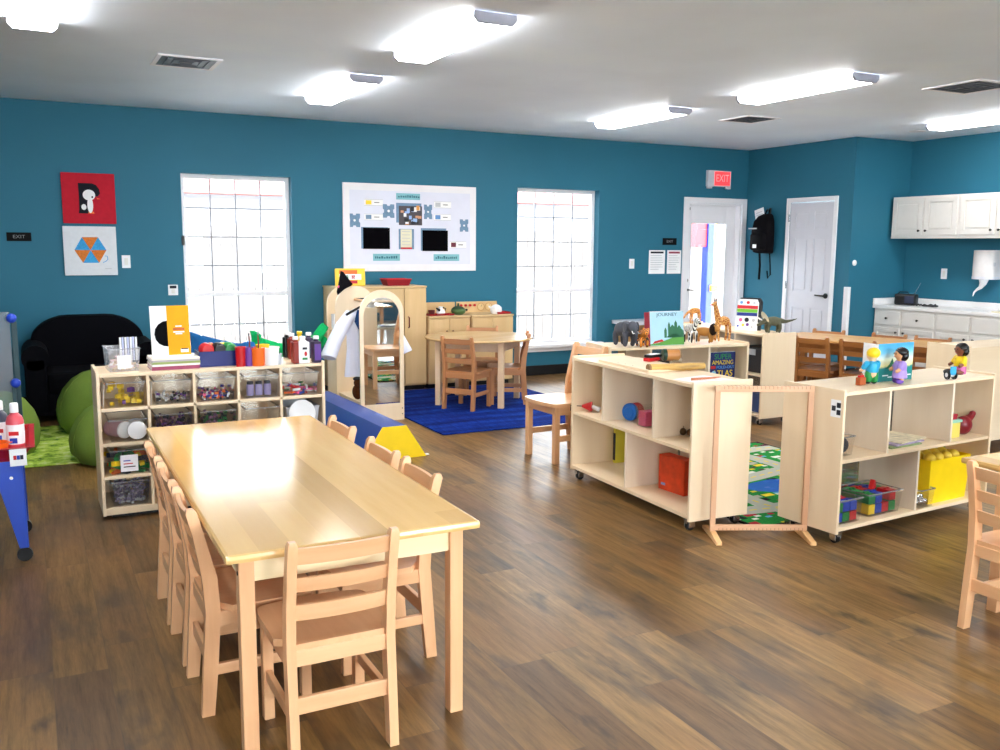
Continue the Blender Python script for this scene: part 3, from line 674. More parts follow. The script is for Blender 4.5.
# stack of books and the yellow book
zz = ZT; BL = AY(147, 370, CY0 + .06).x + .02; cols = [paint('plum cover', (150, 60, 92)), paint('white cover', (236, 232, 226)), paint('moss cover', (150, 166, 96)), paint('grey cover', (178, 172, 178)), paint('cream cover', (240, 234, 220))]
for k, hh in enumerate((.020, .011, .013, .010, .010)):
    nm = ['plum red book lowest in the stack on the cubby unit', 'thin white book second from the bottom of the stack', 'thin moss green book in the middle of the stack', 'thin grey book second from the top of the stack', 'cream book topmost of the flat stack under the yellow book'][k]
    t = thing('book', nm, 'book', (BL + .13 + .002 * (k % 3), CY0 + .15, zz), random.uniform(-.03, .03), 'stacked books on the cubby unit')
    G().box(-.125, .125, -.10, .10, .0015, hh - .0015).obj('pages', PAPER, t, smooth=False)
    G().box(-.128, .128, -.103, .103, 0, .0015).box(-.128, .128, -.103, .103, hh - .0015, hh).box(-.128, .128, -.1045, -.1025, 0, hh).obj('cover', cols[k], t, smooth=False); zz += hh + .0003
t = thing('picture_book', 'upright white and yellow book with a large black half round on the cubby unit', 'book', (BL + .118, CY0 + .09, zz), .04)
ti = Matrix.Rotation(radians(-7), 4, 'X')
bw, bh = .207, .288
G().box(-bw / 2, bw / 2, 0, .012, 0, bh, .001, ti).obj('cover', PAPER, t, smooth=False)
G().box(-bw / 2 + .088, bw / 2 + .0005, -.0012, 0, 0.012, bh, 0, ti).obj('yellow_flap', paint('golden yellow print', (240, 164, 18), .6, .2), t, smooth=False)
pts = [(-.0146, .205), (-.040, .200), (-.064, .184), (-.080, .160), (-.086, .130), (-.080, .100), (-.064, .078), (-.040, .064), (-.0146, .060)]
MATTE = paint('matte black print', (7, 7, 10), .85, .1)
G().prism([ti @ Vector((x, -.0010, z)) for x, z in pts], ti.to_3x3() @ Vector((0, .0009, 0))).obj('black_shape', MATTE, t, smooth=False)
for z, w_, m in ((.172, .034, PAPER), (.156, .062, paint('rust print', (196, 92, 24))), (.140, .060, PAPER), (.130, .036, PAPER)): G().box(.045 - w_ / 2, .045 + w_ / 2, -.002, -.0012, z - .0035 - (.003 if m is not PAPER else 0), z + .0035 + (.003 if m is not PAPER else 0), 0, ti).obj('title_line', m, t, smooth=False)
G().box(.05, .092, -.002, -.0012, .025, .047, 0, ti).obj('barcode_label', PAPER, t, smooth=False)
G().box(.052, .09, -.0024, -.0012, .041, .047, 0, ti).obj('label_band', INK, t, smooth=False)
# blue caddy of big coloured pom rolls
p = Vector((.955, CY0 + .15, ZT)); t = thing('caddy', 'glossy blue plastic caddy on the cubby unit', 'caddy', p, .03)
t.scale = (1.08, 1.0, 1.22); G().box(-.103, .103, -.063, .063, 0, .006, .002).obj('base', BLUE, t)
g = G().box(-.108, -.104, -.068, .068, .0, .072, .001).box(.104, .108, -.068, .068, 0, .072, .001).box(-.108, .108, -.068, -.064, 0, .072, .001).box(-.108, .108, .064, .068, 0, .072, .001); g.obj('walls', paint('glossy royal blue', (8, 28, 104), .3, .3), t)
for dx, dy, m, lb in ((-.062, -.01, RED, 'red'), (.006, -.01, BLACKP, 'black'), (.066, -.01, GRN, 'green')):
    o = G().lathe([(.0, -.05), (.03, -.05), (.036, -.044), (.036, .04), (.028, .05), (0, .05)], n=24, M=Matrix.Rotation(pi / 2, 4, 'X')).obj('paint_pot', m); o.scale = (1.05,) * 3; o.location = p + Vector((dx, dy, .092)); tag(o, lb + ' round pot lying in the blue caddy', 'paint pot', 'paint pots in the blue caddy')
for dx, m, lb in ((-.03, ORG, 'orange'), (.036, YEL, 'yellow')):
    o = G().lathe([(.02, 0), (.024, .004), (.024, .085), (.012, .10)], n=16).obj('paint_pot', m); o.location = p + Vector((dx, .045, .026)); tag(o, lb + ' pot standing at the back of the blue caddy', 'paint pot', 'paint pots in the blue caddy')
# cups
def cup(u, v, r, h, m, lb, brush=None):
    h *= 1.28; r *= 1.06
    q = FT_(u, v); t = thing('paint_cup', lb, 'cup', q)
    G().lathe([(r * .86, 0), (r, h), (r * 1.05, h), (r * 1.05, h - .006), (r * .94, h - .006), (r * .8, .004)], n=24).obj('cup_body', m, t)
    if brush:
        b = thing('paint_brush', brush, 'paint brush', q + Vector((.004, 0, .012))); G().tube([(0, 0, 0), (.004, .004, .12), (.002, .006, .165)], [.004, .0045, .003], 8).obj('brush_handle', paint('red brown brush', (110, 40, 30)), b); G().tube([(.002, .006, .163), (.002, .0065, .176)], .0045, 8).obj('ferrule', CHROME, b)
cup(241, 367, .028, .088, RED, 'red paint cup beside the blue caddy')
cup(249, 367, .026, .085, PUR, 'purple paint cup between red and orange cups', 'paint brush standing in the purple cup')
cup(258, 369.5, .043, .082, ORG, 'orange paint cup in front on the cubby unit', 'tall paint brush standing in the orange cup')
cup(263, 364, .036, .09, YEL, 'yellow paint cup behind the orange cup')
cup(271, 365.5, .046, .082, PAPER, 'white paint cup right of the orange cup')
cup(279, 368, .018, .05, GREY, 'small pale cup at the end of the row of cups')
t = thing('wire_cup_rack', 'thin dark wire rack standing around the white cup', 'rack', FT_(270, 369)); g = G()
for z in (.004, .072): g.tube([(-.06, -.012, z), (.055, -.012, z)], .0018, 6)
for x in (-.06, -.02, .02, .055): g.tube([(x, -.012, .0), (x, -.012, .074)], .0018, 6)
g.obj('wire_frame', BLACKP, t)
# squeeze bottles of paint in two rows
def bottle(u, v, m, lb, capm=PAPER, w=.034, dd=.03, h=.16, band=None):
    q = FT_(u, v); t = thing('paint_bottle', lb, 'paint bottle', q, .05, 'paint bottles on the cubby unit')
    G().box(-w, w, -dd, dd, 0, h * .80, .008).obj('bottle_body', m, t); G().lathe([(w * .86, h * .79), (w * .5, h * .86), (.012, h * .9), (.012, h * .93)], n=16).obj('shoulder', m, t)
    G().lathe([(.017, h * .88), (.017, h * .985), (.013, h)], n=16).obj('cap', capm, t)
    if band is not None:
        lb_ = G().box(-w * .8, w * .8, -dd - .001, -dd, h * .10, h * .7).obj('label_sheet', band, t, smooth=False)
        if band is PAPER:
            G().box(-w * .3, w * .5, -dd - .0018, -dd - .001, h * .52, h * .60).obj('print_line', INK, lb_, smooth=False); G().lathe([(0, 0), (.012, 0), (.012, .001)], n=14, M=Matrix.Translation((w * .25, -dd - .001, h * .36)) @ Matrix.Rotation(pi / 2, 4, 'X') @ Matrix.Diagonal((.7, 1.2, 1, 1))).obj('print_spot', RED, lb_); G().box(-w * .35, w * .55, -dd - .0018, -dd - .001, h * .14, h * .22).obj('print_line', GRN, lb_, smooth=False)
BR = paint('brick red paint', (140, 34, 16), .4); VIO = paint('deep violet paint', (40, 16, 60), .35)
bottle(287, 356, BLACKP, 'black paint bottle farthest left at the back of the bottle rows', w=.02); bottle(292, 359, BR, 'brown paint bottle second at the back of the bottle rows', w=.02)
bottle(296, 364.5, BR, 'brick red paint bottle just left of the white bottle', w=.022); bottle(303, 366, PAPER, 'white paint bottle in front with a printed label', band=PAPER)
bottle(300, 356, YEL, 'yellow capped paint bottle behind the white bottle', w=.022, capm=YEL); bottle(309, 358, VIO, 'dark violet paint bottle at the back right of the bottle rows', w=.022)
bottle(316.5, 364.5, VIO, 'deep violet paint bottle at the right front end of the rows', w=.024, dd=.03, band=paint('violet label', (90, 50, 140)))
# ------------------------------------------------------------------ reading corner at left
NAVY = fabric('black navy upholstery', (3, 3, 9), .2)
t = thing('sofa', 'small black upholstered sofa with rounded back and arms against the wall', 'sofa', (.46, 8.80, 0))
n = 16; prof = [(-.33, .30)] + [(-.33 + .0, .62)] + [(-.33 + .22 * (1 - cos(a)), .62 + .235 * sin(a)) for a in [pi / 2 * k / 7 for k in range(1, 8)]]
full = prof + [(-x, z) for x, z in prof[::-1]]
full = [(x * 1.0 + (0), z) for x, z in full]
G().prism([(x * 1.42, .12, z) for x, z in full], (0, .22, 0), .05).obj('backrest', NAVY, t)
for sx in (-1, 1):
    G().tube([(sx * .44, -.40, .55), (sx * .44, .28, .55)], .105, 18).box(sx * .44 - .085, sx * .44 + .085, -.40, .28, .06, .55, .02).obj('arm', NAVY, t)
G().box(-.36, .36, -.42, .14, .24, .42, .05).obj('seat_cushion', NAVY, t); G().box(-.36, .36, -.40, .28, .06, .25, .01).obj('base', NAVY, t)
for sx in (-.45, .45):
    for y in (-.36, .24): G().cyl((sx, y, 0), (sx, y, .07), .02).obj('foot', BLACKP, t)
GREENF = fabric('olive green canvas', (112, 136, 58), .12)
def beanbag(loc, r, h, label, lean=(0, 0)):
    t = thing('bean_bag', label, 'bean bag', loc, 0, None); g = G(); n = 32; prof = [(.55, .0), (.86, .02), (1.0, .16), (1.03, .34), (1.0, .5), (.90, .68), (.72, .84), (.5, .94), (.26, .99), (.03, 1.0)]; rs = []
    for q, z in prof:
        rs.append([Vector((lean[0] * z * z * h + r * q * cos(a) * (1 + .035 * sin(5 * a + 2 * z)), lean[1] * z * z * h + r * q * sin(a) * (1 + .03 * cos(4 * a)), h * z + .008 * h * sin(7 * a) * (z < .95))) for a in [2 * pi * k / n for k in range(n)]])
    g.rings(rs); o = g.obj('bag', GREENF, t)
    g = G()
    for k in range(2):
        a = pi * k + .4 ; g.tube([Vector((lean[0] * z * z * h + r * q * 1.01 * cos(a), lean[1] * z * z * h + r * q * 1.01 * sin(a), h * z)) for q, z in prof[1:]], .0035, 6)
    g.obj('piping', GREENF, o); return t
beanbag((.52, 7.92, 0), .37, .50, 'green bean bag behind the cubby unit, in front of the black sofa')
beanbag((.53, 6.78, 0), .335, .42, 'green bean bag low on the floor tucked behind the left end of the cubby unit')
beanbag((-.26, 7.25, 0), .27, .46, 'green bean bag at the left behind the blue legged water table')
# leafy rug under them
N = NT('leafy green rug'); co = N.coord(); f = N.noise(co, 9, 4, .7); N.link(N.ramp(f, [(.33, lin((72, 104, 44))), (.45, lin((142, 176, 62))), (.55, lin((186, 208, 90))), (.66, lin((204, 214, 150)))], 'LINEAR'), N.b.inputs['Base Color']); N.setb(.95, .1); N.bump(f, .3)
o = G().box(-.60, .45, 6.74, 8.2, .002, .012, .003).obj('leafy_rug', N.m); tag(o, 'green leaf patterned rug on the floor before the black sofa', 'rug')
# water table
t = thing('water_table', 'red activity tray on blue tapered legs with castors at the left edge', 'water table', (-.42, 4.98, 0)); RT_ = paint('red tray plastic', (186, 20, 30), .3)
x0, x1, y0, y1 = -.40, .395, -.30, .30; zt = .56
g = G(); rr = lambda i, z: [Vector(p) for p in ((x0 + i, y0 + i, z), (x1 - i, y0 + i, z), (x1 - i, y1 - i, z), (x0 + i, y1 - i, z))]
g.rings([rr(.07, zt - .11), rr(0.01, zt - .012), rr(-.012, zt), rr(.012, zt), rr(.022, zt - .02), rr(.04, zt - .038)], cap=False); g.bm.faces.new([g.bm.verts.new(p) for p in rr(.038, zt - .038)])
g.obj('tray', RT_, t)
LEGB = paint('cobalt blue steel', (38, 78, 190), .35)
g = G()
for q in ((x0 + .07, x1 - .07, y0 + .052, y0 + .066), (x0 + .07, x1 - .07, y1 - .066, y1 - .052)): g.box(*q, zt - .20, zt - .06)
for q in ((x0 + .052, x0 + .066, y0 + .078, y1 - .078), (x1 - .066, x1 - .052, y0 + .078, y1 - .078)): g.box(*q, zt - .20, zt - .06)
g.obj('apron_frame', LEGB, t, smooth=False)
for sx, xx in ((-1, x0), (1, x1)):
    for sy, yy in ((-1, y0), (1, y1)):
        xi = xx - sx * .045; yi = yy - sy * .045
        lg = G().prism([(xi, yi, zt - .07), (xi - sx * .105, yi, zt - .07), (xi - sx * .10, yi, zt - .21), (xi - sx * .035, yi, .065), (xi + sx * .005, yi, .065)], (0, -sy * .03, 0), .003).obj('leg', LEGB, t)
        G().cyl((xi - sx * .015, yi - sy * .015, .07), (xi - sx * .015, yi - sy * .015, .04), .009).cyl((xi - sx * .015, yi - sy * .015 - .014, .034), (xi - sx * .015, yi - sy * .015 + .014, .034), .034, n=20).obj('caster', BLACKP, lg)
        G().cyl((xi - sx * .05, yi + sy * .004, zt - .15), (xi - sx * .05, yi - sy * .001, zt - .15), .008, n=10).obj('bolt', CHROME, lg)
lab = G().box(.30, .37, y0 - .004, y0 - .003, zt - .085, zt - .005).obj('picture_label', PAPER, t, smooth=False)
for i, m in enumerate((RED, BLUE, INK)): G().box(.315 + .014 * i, .328 + .014 * i, y0 - .006, y0 - .004, zt - .055, zt - .035).obj('print_mark', m, lab, smooth=False)
def soap(loc, m, lb, liquid):
    t = thing('squeeze_bottle', lb, 'bottle', loc, -.2); t.scale = (1.25,) * 3; G().lathe([(.026, 0), (.031, .004), (.031, .11), (.026, .128), (.014, .14), (.014, .146)], n=20).obj('bottle_body', m, t)
    G().lathe([(.015, .144), (.015, .176), (.012, .18)], n=16).obj('cap', liquid, t); lb_ = G().lathe([(.0315, .025), (.0318, .027), (.0318, .098), (.0315, .10)], n=20, cap=False).obj('label_sheet', PAPER, t)
    G().box(-.016, .018, -.0335, -.0325, .06, .075).obj('print_block', RED, lb_, smooth=False); G().box(-.014, .012, -.0335, -.0325, .03, .05).obj('print_block', BLUE, lb_, smooth=False)
soap((-.092, 4.83, zt - .0375), paint('coral pink liquid', (214, 84, 96), .3), 'coral pink squeeze bottle with a white cap in the red tray', PAPER)
for o_ in (): pass
soap((-.158, 4.93, zt - .0375), paint('slate liquid', (70, 74, 92), .3), 'dark slate squeeze bottle beside the pink one in the red tray', PAPER)
t = thing('scoop', 'orange round scoop at the left edge of the red tray', 'scoop', (-.185, 4.79, zt - .0375)); G().lathe([(.05, 0), (.06, .05), (.064, .05), (.064, .046), (.055, -.004)], n=24).obj('bowl', ORG, t); G().bar((.055, 0, .044), (.12, .03, .05), .02, .006, bev=.002).obj('handle', ORG, t)
# clear easel panel with blue knobs
t = thing('clear_easel', 'clear acrylic easel panel with blue knobs at the far left edge', 'easel', (-.40, 6.0, 0))
G().box(-.55, .295, -.004, .004, .42, 1.10, .003).obj('acrylic_panel', clear('smoked acrylic', (196, 212, 222), .16), t)
for z in (.685, 1.065): G().ball((.305, -.02, z), (.028, .022, .028)).cyl((.305, -.01, z), (.305, .02, z), .01).obj('knob', BLUE, t)
for y in (-.12, .14): G().bar((.295, y * 2, 0), (.295, .0, .66), .03, .02, up=(1, 0, 0), bev=.003).obj('leg', paint('dark green steel', (28, 60, 66)), t)
G().box(.30, .33, .012, .03, .30, 1.04, .003).obj('upright', _mc['dark green steel'], t)
# draped fabric behind the cubby, by the window
def drape(name, label, pts, m, wid, sag=.03, ph=0):
    """cloth ribbon along pts (x,y,z), wid tall, with folds"""
    g = G(); n = 36; rows = []
    P = [Vector(p) for p in pts]
    def at(s):
        s *= len(P) - 1; i = min(int(s), len(P) - 2); f = s - i; f = f * f * (3 - 2 * f); return P[i].lerp(P[i + 1], f)
    for k in range(n + 1):
        c = at(k / n); w = wid[0] + (wid[1] - wid[0]) * k / n; r = []
        for j in range(13):
            v = j / 12; d = (.035 * sin(v * 11 + k * .22 + ph) + .03 * sin(v * 5 + k * .3)) * min(1, v * 4)
            r.append(g.bm.verts.new(c + Vector((.02 * sin(v * 9 + k * .5), d * (1 - .4 * v), -w * v + .006 * sin(k * .6 + ph)))))
        rows.append(r)
    for k in range(n):
        for j in range(12): g._f((rows[k][j], rows[k + 1][j], rows[k + 1][j + 1], rows[k][j + 1]))
    o = g.obj(name, m); md = o.modifiers.new('t', 'SOLIDIFY'); md.thickness = .004; return tag(o, label, 'fabric')
GCLOTH = fabric('emerald play silk', (18, 160, 88), .12, 60); BCLOTH = fabric('blue play silk', (32, 92, 150), .15, 60)
def y_at(u, v, y): return AY(u, v, y)
drape('play_cloth', 'emerald green cloth draped from the window side up to the dress-up stand', [y_at(250, 331, 7.4), y_at(262, 336, 7.45), y_at(275, 343, 7.5), y_at(295, 343, 7.6), y_at(312, 334, 7.75), y_at(325, 323, 7.9)], GCLOTH, (.62, .16))
drape('play_cloth', 'blue cloth heaped along the window behind the yellow book and caddy', [y_at(188, 332, 7.2), y_at(205, 336, 7.2), y_at(225, 341, 7.2), y_at(240, 343, 7.25), y_at(256, 341, 7.3)], BCLOTH, (.71, .69), ph=2)
# ------------------------------------------------------------------ climbing beam
p0 = Vector((2.235, 5.92, 0)); t = thing('soft_climbing_beam', 'soft play beam with blue top and yellow end beside the mirror stand', 'soft play block', p0, radians(1.5))
L_ = 1.72; hb = .238
def tz(i): return [(-.245 + i, 0), (.245 - i, 0), (.09 - i * .3, hb - i), (-.09 + i * .3, hb - i)]
G().prism([(x, .004, z + .002) for x, z in tz(.002)], (0, L_ - .008, 0), .006).obj('blue_cover', paint('blue vinyl', (20, 54, 132), .45, .4, .08), t)
for y in (0, L_ - .004): G().prism([(x, y, z) for x, z in tz(0)], (0, .006, 0), .002).obj('yellow_end', paint('yellow vinyl', (250, 214, 28), .45, .4, .03), t)
G().box(.235, .27, .01, .04, .004, .010).obj('white_tab', PAPER, t)
# ------------------------------------------------------------------ dress-up stand with mirror
def arch(w, h, x0=0, seg=20, z0=0):
    r = w / 2; return [(x0, z0), (x0 + w, z0)] + [(x0 + r + r * cos(a), h - r + r * sin(a)) for a in [pi * k / seg for k in range(seg + 1)]]
t = thing('dress_up_stand', 'arched plywood dress-up stand with a mirror panel facing the room', 'dress-up stand', (2.455, 7.30, 0))
aw = .392; ah = 1.125
o_, i_ = arch(aw, ah), arch(aw - .066, 1.062, .033, 20, .145)
g = G(); T_ = .018
for y in (0, T_):
    A = [g.bm.verts.new((x, y, z)) for x, z in o_]; B = [g.bm.verts.new((x, y, z)) for x, z in i_]
    if y == 0: A0, B0 = A, B
    for k in range(len(A)):
        k2 = (k + 1) % len(A); g._f((A[k], A[k2], B[k2], B[k]))
for k in range(len(A)):
    k2 = (k + 1) % len(A); g._f((A0[k], A[k], A[k2], A0[k2])); g._f((B0[k], B0[k2], B[k2], B[k]))
g.obj('mirror_frame', BIRCH('z'), t, smooth=False)
N = NT('mirror glass'); N.setb(.02, .5, 1); N.link(N.ramp(N.noise(N.coord(), 2, 2), [(.2, (.78, .8, .8, 1)), (.8, (.82, .84, .84, 1))]), N.b.inputs['Base Color'])
G().prism([(x, .010, z) for x, z in arch(aw - .064, 1.063, .032, 20, .144)], (0, .003, 0)).obj('mirror', N.m, t, smooth=False)
G().prism([(x, .0185, z) for x, z in arch(aw - .01, ah - .01, .005)], (0, .004, 0)).obj('back_board', BIRCH('z'), t, smooth=False)
G().prism([(x + .035, .79, z) for x, z in arch(.385, 1.125)], (0, .018, 0), .003).obj('arched_panel', BIRCH('z'), t)
for x in (.06, .36): G().box(x, x + .03, .02, .79, .1, .135, .003).obj('base_rail', BIRCH('y'), t)
G().cyl((.225, .02, 1.0), (.225, .79, 1.0), .013).obj('hanging_rail', MAPLE('y'), t)
G().box(.05, .38, .02, .79, .135, .147).obj('shelf_board', BIRCH('y'), t, smooth=False)
for z in (.05, .10): G().cyl((.375, -.001, z), (.375, .001, z), .005, n=8).obj('screw', INK, t)
p = y_at(350, 300, 7.9)
# second arched stand just behind
t = thing('arched_divider', 'second arched plywood panel with a small shelf behind the mirror stand', 'shelf', (2.51, 8.42, 0))
G().prism([(x, 0, z) for x, z in arch(.36, 1.115)], (0, .018, 0), .003).obj('arched_panel', BIRCH('z'), t)
G().box(.02, .34, -.14, 0, .70, .715).obj('small_shelf', BIRCH('x'), t, smooth=False)
for x in (.0, .34): G().box(x, x + .018, -.26, 0, 0, .45, .003).obj('foot_panel', BIRCH('z'), t)
o = thing('white_box', 'small white box on the shelf of the arched panel by the wardrobe', 'box', (2.59, 8.35, .716)); G().box(-.05, .05, -.04, .04, 0, .13, .004).obj('box_body', PAPER, o); G().box(-.052, .052, -.042, .042, .115, .135, .003).obj('lid', PAPER, o)
# white coat on a hanger
t = thing('coat_hanger', 'black hanger on the dress-up stand holding white coat', 'hanger', (2.63, 7.66, .99)); R3 = Rz(radians(4))
G().tube([R3 @ Vector(q) for q in ((-.20, -.05, -.09), (-.07, -.03, -.03), (0, -.01, -.015), (.07, -.03, -.03), (.20, -.05, -.09))], [.012, .01, .009, .01, .012], 8).obj('hanger_bar', BLACKP, t)
G().tube([(0, -.01, -.015), (0, 0, .005), (.012, .012, .016), (.0, .02, .030), (-.012, .012, .022)], .003, 6).obj('hook', CHROME, t)
t = thing('white_coat', 'white pretend doctor coat hanging behind the mirror panel with sleeves out', 'coat', (2.625, 7.66, 0), radians(4)); COAT = fabric('white cotton coat', (226, 228, 244), .04, 80)
g = G(); n = 32; rs = []
for z, w, d in ((.96, .05, .04), (.945, .11, .05), (.91, .17, .06), (.80, .18, .07), (.60, .175, .075), (.37, .20, .085), (.355, .20, .086)):
    rs.append([Vector((w * cos(a) * (1 + .06 * sin(6 * a)), d * sin(a) * (1 + .22 * sin(7 * a + z * 5)), z)) for a in [2 * pi * k / n for k in range(n)]])
g.rings(rs); body = g.obj('coat_body', COAT, t)
for sx in (-1, 1):
    g = G(); g.tube([(sx * .13, 0, .90), (sx * .22, -.02, .80), (sx * .295, -.03, .68), (sx * .36, -.045, .55), (sx * .365, -.05, .535)], [.055, .062, .062, .068, .066], 14).obj('sleeve', COAT, t)
SC_ = fabric('dark blue scrubs', (34, 62, 110), .2)
g = G().prism([(-.10, -.070, .94), (.02, -.070, .94), (.03, -.082, .86), (-.06, -.092, .70), (-.13, -.082, .84)], (0, .012, 0), .004); g.obj('blue_scarf', SC_, t)
g = G().box(.05, .075, -.088, -.076, .36, .80, .004); g.obj('dark_trim', fabric('navy trim', (16, 22, 46), .2), t)
t = thing('plush_toy', 'brown dark plush toy low behind the mirror panel', 'toy', (2.535, 7.62, .147)); G().ball((0, 0, .07), (.05, .05, .07)).ball((0, -.015, .15), .04).obj('plush_body', paint('brown plush', (84, 46, 22), .9, .1, .2), t); G().ball((.0, -.0, .185), (.042, .042, .02)).obj('dark_cap', BLACKP, t)
# hooks with dark things at the arch
t = thing('hook_rack', 'dark metal hooks near the top of the arched stand panel', 'hook rack', (2.70, 8.085, 1.0)); g = G().box(-.02, .14, -.004, .0, .0, .014)
g.obj('plate', DKMET, t)
for k in range(3): G().tube([(.01 + .05 * k, -.004, .004), (.01 + .05 * k, -.03, -.004), (.01 + .05 * k, -.036, .012)], .004, 6).obj('hook', DKMET, t)
# ------------------------------------------------------------------ wardrobe and play kitchen
t = thing('wardrobe_cabinet', 'tall birch wardrobe cabinet with a right hand door against the back wall', 'cabinet', (2.70, 8.76, 0)); w, h, d = .965, 1.085, .42
BX = wood('cabinet birch', (222, 190, 140), (204, 168, 116), 'z', .4, 9); BXX = wood('cabinet birch top', (224, 194, 146), (206, 172, 122), 'x', .4, 9)
g = G().box(0, .018, 0, d, .05, h - .018).box(w - .018, w, 0, d, .05, h - .018).box(.018, w - .018, d - .008, d, .05, h - .018).box(.018, w - .018, 0.01, d - .008, .05, .068).box(.30, .318, .0, d - .008, .068, h - .018); g.obj('carcass', BX, t, smooth=False)
G().box(-.008, w + .008, -.012, d, h - .018, h, .003).obj('top_board', BXX, t)
for z in (.38, .70): G().box(.018, .30, .02, d - .01, z, z + .016).obj('shelf_board', BXX, t, smooth=False)
for a, b, hx in ((.322, .715, .68), (.722, w - .003, .765)):
    dr = G().box(a, b, -.017, -.001, .07, h - .024, .003).obj('door', BX, t); G().tube([(hx, -.017, .66), (hx, -.040, .665), (hx, -.040, .765), (hx, -.017, .77)], .007, 8).obj('handle', paint('dark red wood', (110, 40, 24), .4), dr)
G().box(.0, w, .05, d, 0, .05).obj('toe_kick', BLACKP, t, smooth=False)
def kitchen(label, x0, x1, name, knobs):
    t = thing(name, label, 'play kitchen', (x0, 8.76, 0)); w = x1 - x0; h = .765; d = .40
    G().box(0, w, 0.0, d, .05, h - .02).obj('carcass', BX, t, smooth=False)
    G().box(.02, w - .02, .05, d, 0, .05).obj('toe_kick', BLACKP, t, smooth=False)
    G().box(-.004, w + .004, -.022, d, h - .018, h, .003).obj('worktop', BXX, t)
    G().box(0.0, w, d - .02, d, h, .885, .003).obj('backsplash', BX, t)
    for a, b, hx in ((.004, w / 2 - .002, w / 2 - .035), (w / 2 + .002, w - .004, w / 2 + .035)):
        dr = G().box(a, b, -.016, -.001, .06, h - .03, .003).obj('door', BX, t); G().ball((hx, -.026, .60), (.012, .012, .016)).obj('knob', paint('walnut knob', (110, 66, 32)), dr)
    if knobs:
        for k in range(4): G().cyl((.05 + .055 * k, d - .02, .845), (.05 + .055 * k, d - .04, .845), .014, n=14).obj('red_knob', RED, t)
        G().cyl((.115, d - .02, .795), (.115, d - .04, .795), .012, n=12).obj('black_knob', BLACKP, t)
        for x in (.295, .39):
            c = G().lathe([(.045, 0), (.045, .004)], n=28, M=Matrix.Translation((x, d - .022, .825)) @ Matrix.Rotation(pi / 2, 4, 'X')).obj('dial', paint('dial tan', (200, 160, 100)), t)
            G().lathe([(.036, 0), (.036, .002)], n=28, M=Matrix.Translation((x, d - .0265, .825)) @ Matrix.Rotation(pi / 2, 4, 'X')).obj('dial_face', paint('dial cream', (228, 200, 148)), c); G().bar((x, d - .03, .825), (x + .012, d - .03, .85), .003, .002).obj('dial_hand', INK, c)
    return t
kitchen('play sink cupboard with two doors between wardrobe and play stove', 3.69, 4.17, 'play_sink_cabinet', False)
kitchen('play stove cupboard with red knobs and two dials by the second window', 4.19, 4.69, 'play_stove_cabinet', True)
ZK = .766
def tray(loc, w, d, label, name='red_tray', h=.025, rz=0):
    t = thing(name, label, 'tray', loc, rz); rr = lambda s, z: [Vector((a * w / 2 * s, b * d / 2 * s, z)) for a, b in ((-1, -1), (1, -1), (1, 1), (-1, 1))]
    g = G().rings([rr(.92, 0), rr(1, h), rr(.97, h), rr(.90, .004)], cap=False); g.bm.faces.new([g.bm.verts.new(p) for p in rr(.91, .003)]); g.obj('tray_body', paint('deep red plastic', (160, 22, 34), .4), t, smooth=False); return t
tray((3.87, 8.88, ZK), .30, .14, 'flat red tray on the play sink worktop under small dishes', h=.016); tray((4.60, 8.86, ZK), .16, .16, 'flat red tray at the right end of the play stove worktop', h=.022)
t = thing('toy_dish', 'dark toy dish on the red tray of the play sink', 'toy dish', (3.78, 8.88, ZK + .006)); G().lathe([(.02, 0), (.034, .05), (.036, .05), (.03, .0)], n=18).obj('cup_body', paint('maroon', (90, 30, 34)), t)
t = thing('toy_jug', 'white and black toy jug on the red tray of the play sink', 'toy jug', (3.885, 8.88, ZK + .006)); G().lathe([(.03, 0), (.05, .02), (.04, .05), (.02, .065), (.024, .085)], n=20).obj('jug_body', PAPER, t); G().tube([(.02, 0, .08), (.06, 0, .06), (.04, 0, .025)], .006, 8).obj('handle', BLACKP, t); G().cap((-.03, -.03, .05), (-.06, -.03, .07), .014, .008).obj('spout', BLACKP, t)
t = thing('toy_pot', 'round green toy pot with a lid stem on the play kitchen worktop', 'toy pot', (4.10, 8.90, ZK)); G().lathe([(.05, 0), (.075, .02), (.08, .045), (.07, .062)], n=24).obj('pot_body', paint('olive toy green', (72, 104, 58), .4), t); G().lathe([(.072, .062), (.05, .082), (.012, .09), (.01, .12)], n=24).obj('lid', paint('dark green lid', (40, 66, 40)), t)
t = thing('toy_kettle', 'white round toy kettle on the play stove worktop', 'toy kettle', (4.535, 8.86, ZK)); G().lathe([(.05, 0), (.064, .03), (.06, .07), (.036, .092), (.01, .10)], n=24).obj('kettle_body', PAPER, t); G().cap((-.05, 0, .05), (-.085, 0, .08), .012, .008).obj('spout', PAPER, t)
# things on the wardrobe
t = thing('red_basket', 'low red plastic basket on top of the wardrobe', 'basket', (3.40, 8.93, 1.086)); rr = lambda s, z: [Vector((a * .135 * s, b * .09 * s, z)) for a, b in ((-1, -1), (1, -1), (1, 1), (-1, 1))]
g = G().rings([rr(.85, 0), rr(1.03, .065), rr(1.0, .065), rr(.82, .004)], cap=False); g.bm.faces.new([g.bm.verts.new(p) for p in rr(.84, .003)]); g.obj('basket_body', paint('basket red', (138, 14, 32), .45), t, smooth=False); G().tube(rr(1.03, .066), .005, 6, close=True).obj('rim', RED, t)
t = thing('board_game_box', 'yellow printed game box leaning on top of the wardrobe', 'box', (2.90, 8.90, 1.087), radians(-10)); ti = Matrix.Rotation(radians(-12), 4, 'X')
t.scale = (1, 1, 1.3); G().box(-.15, .15, -.02, .03, 0, .135, .003, ti).obj('box_body', paint('sunny yellow card', (240, 204, 60), .5), t)
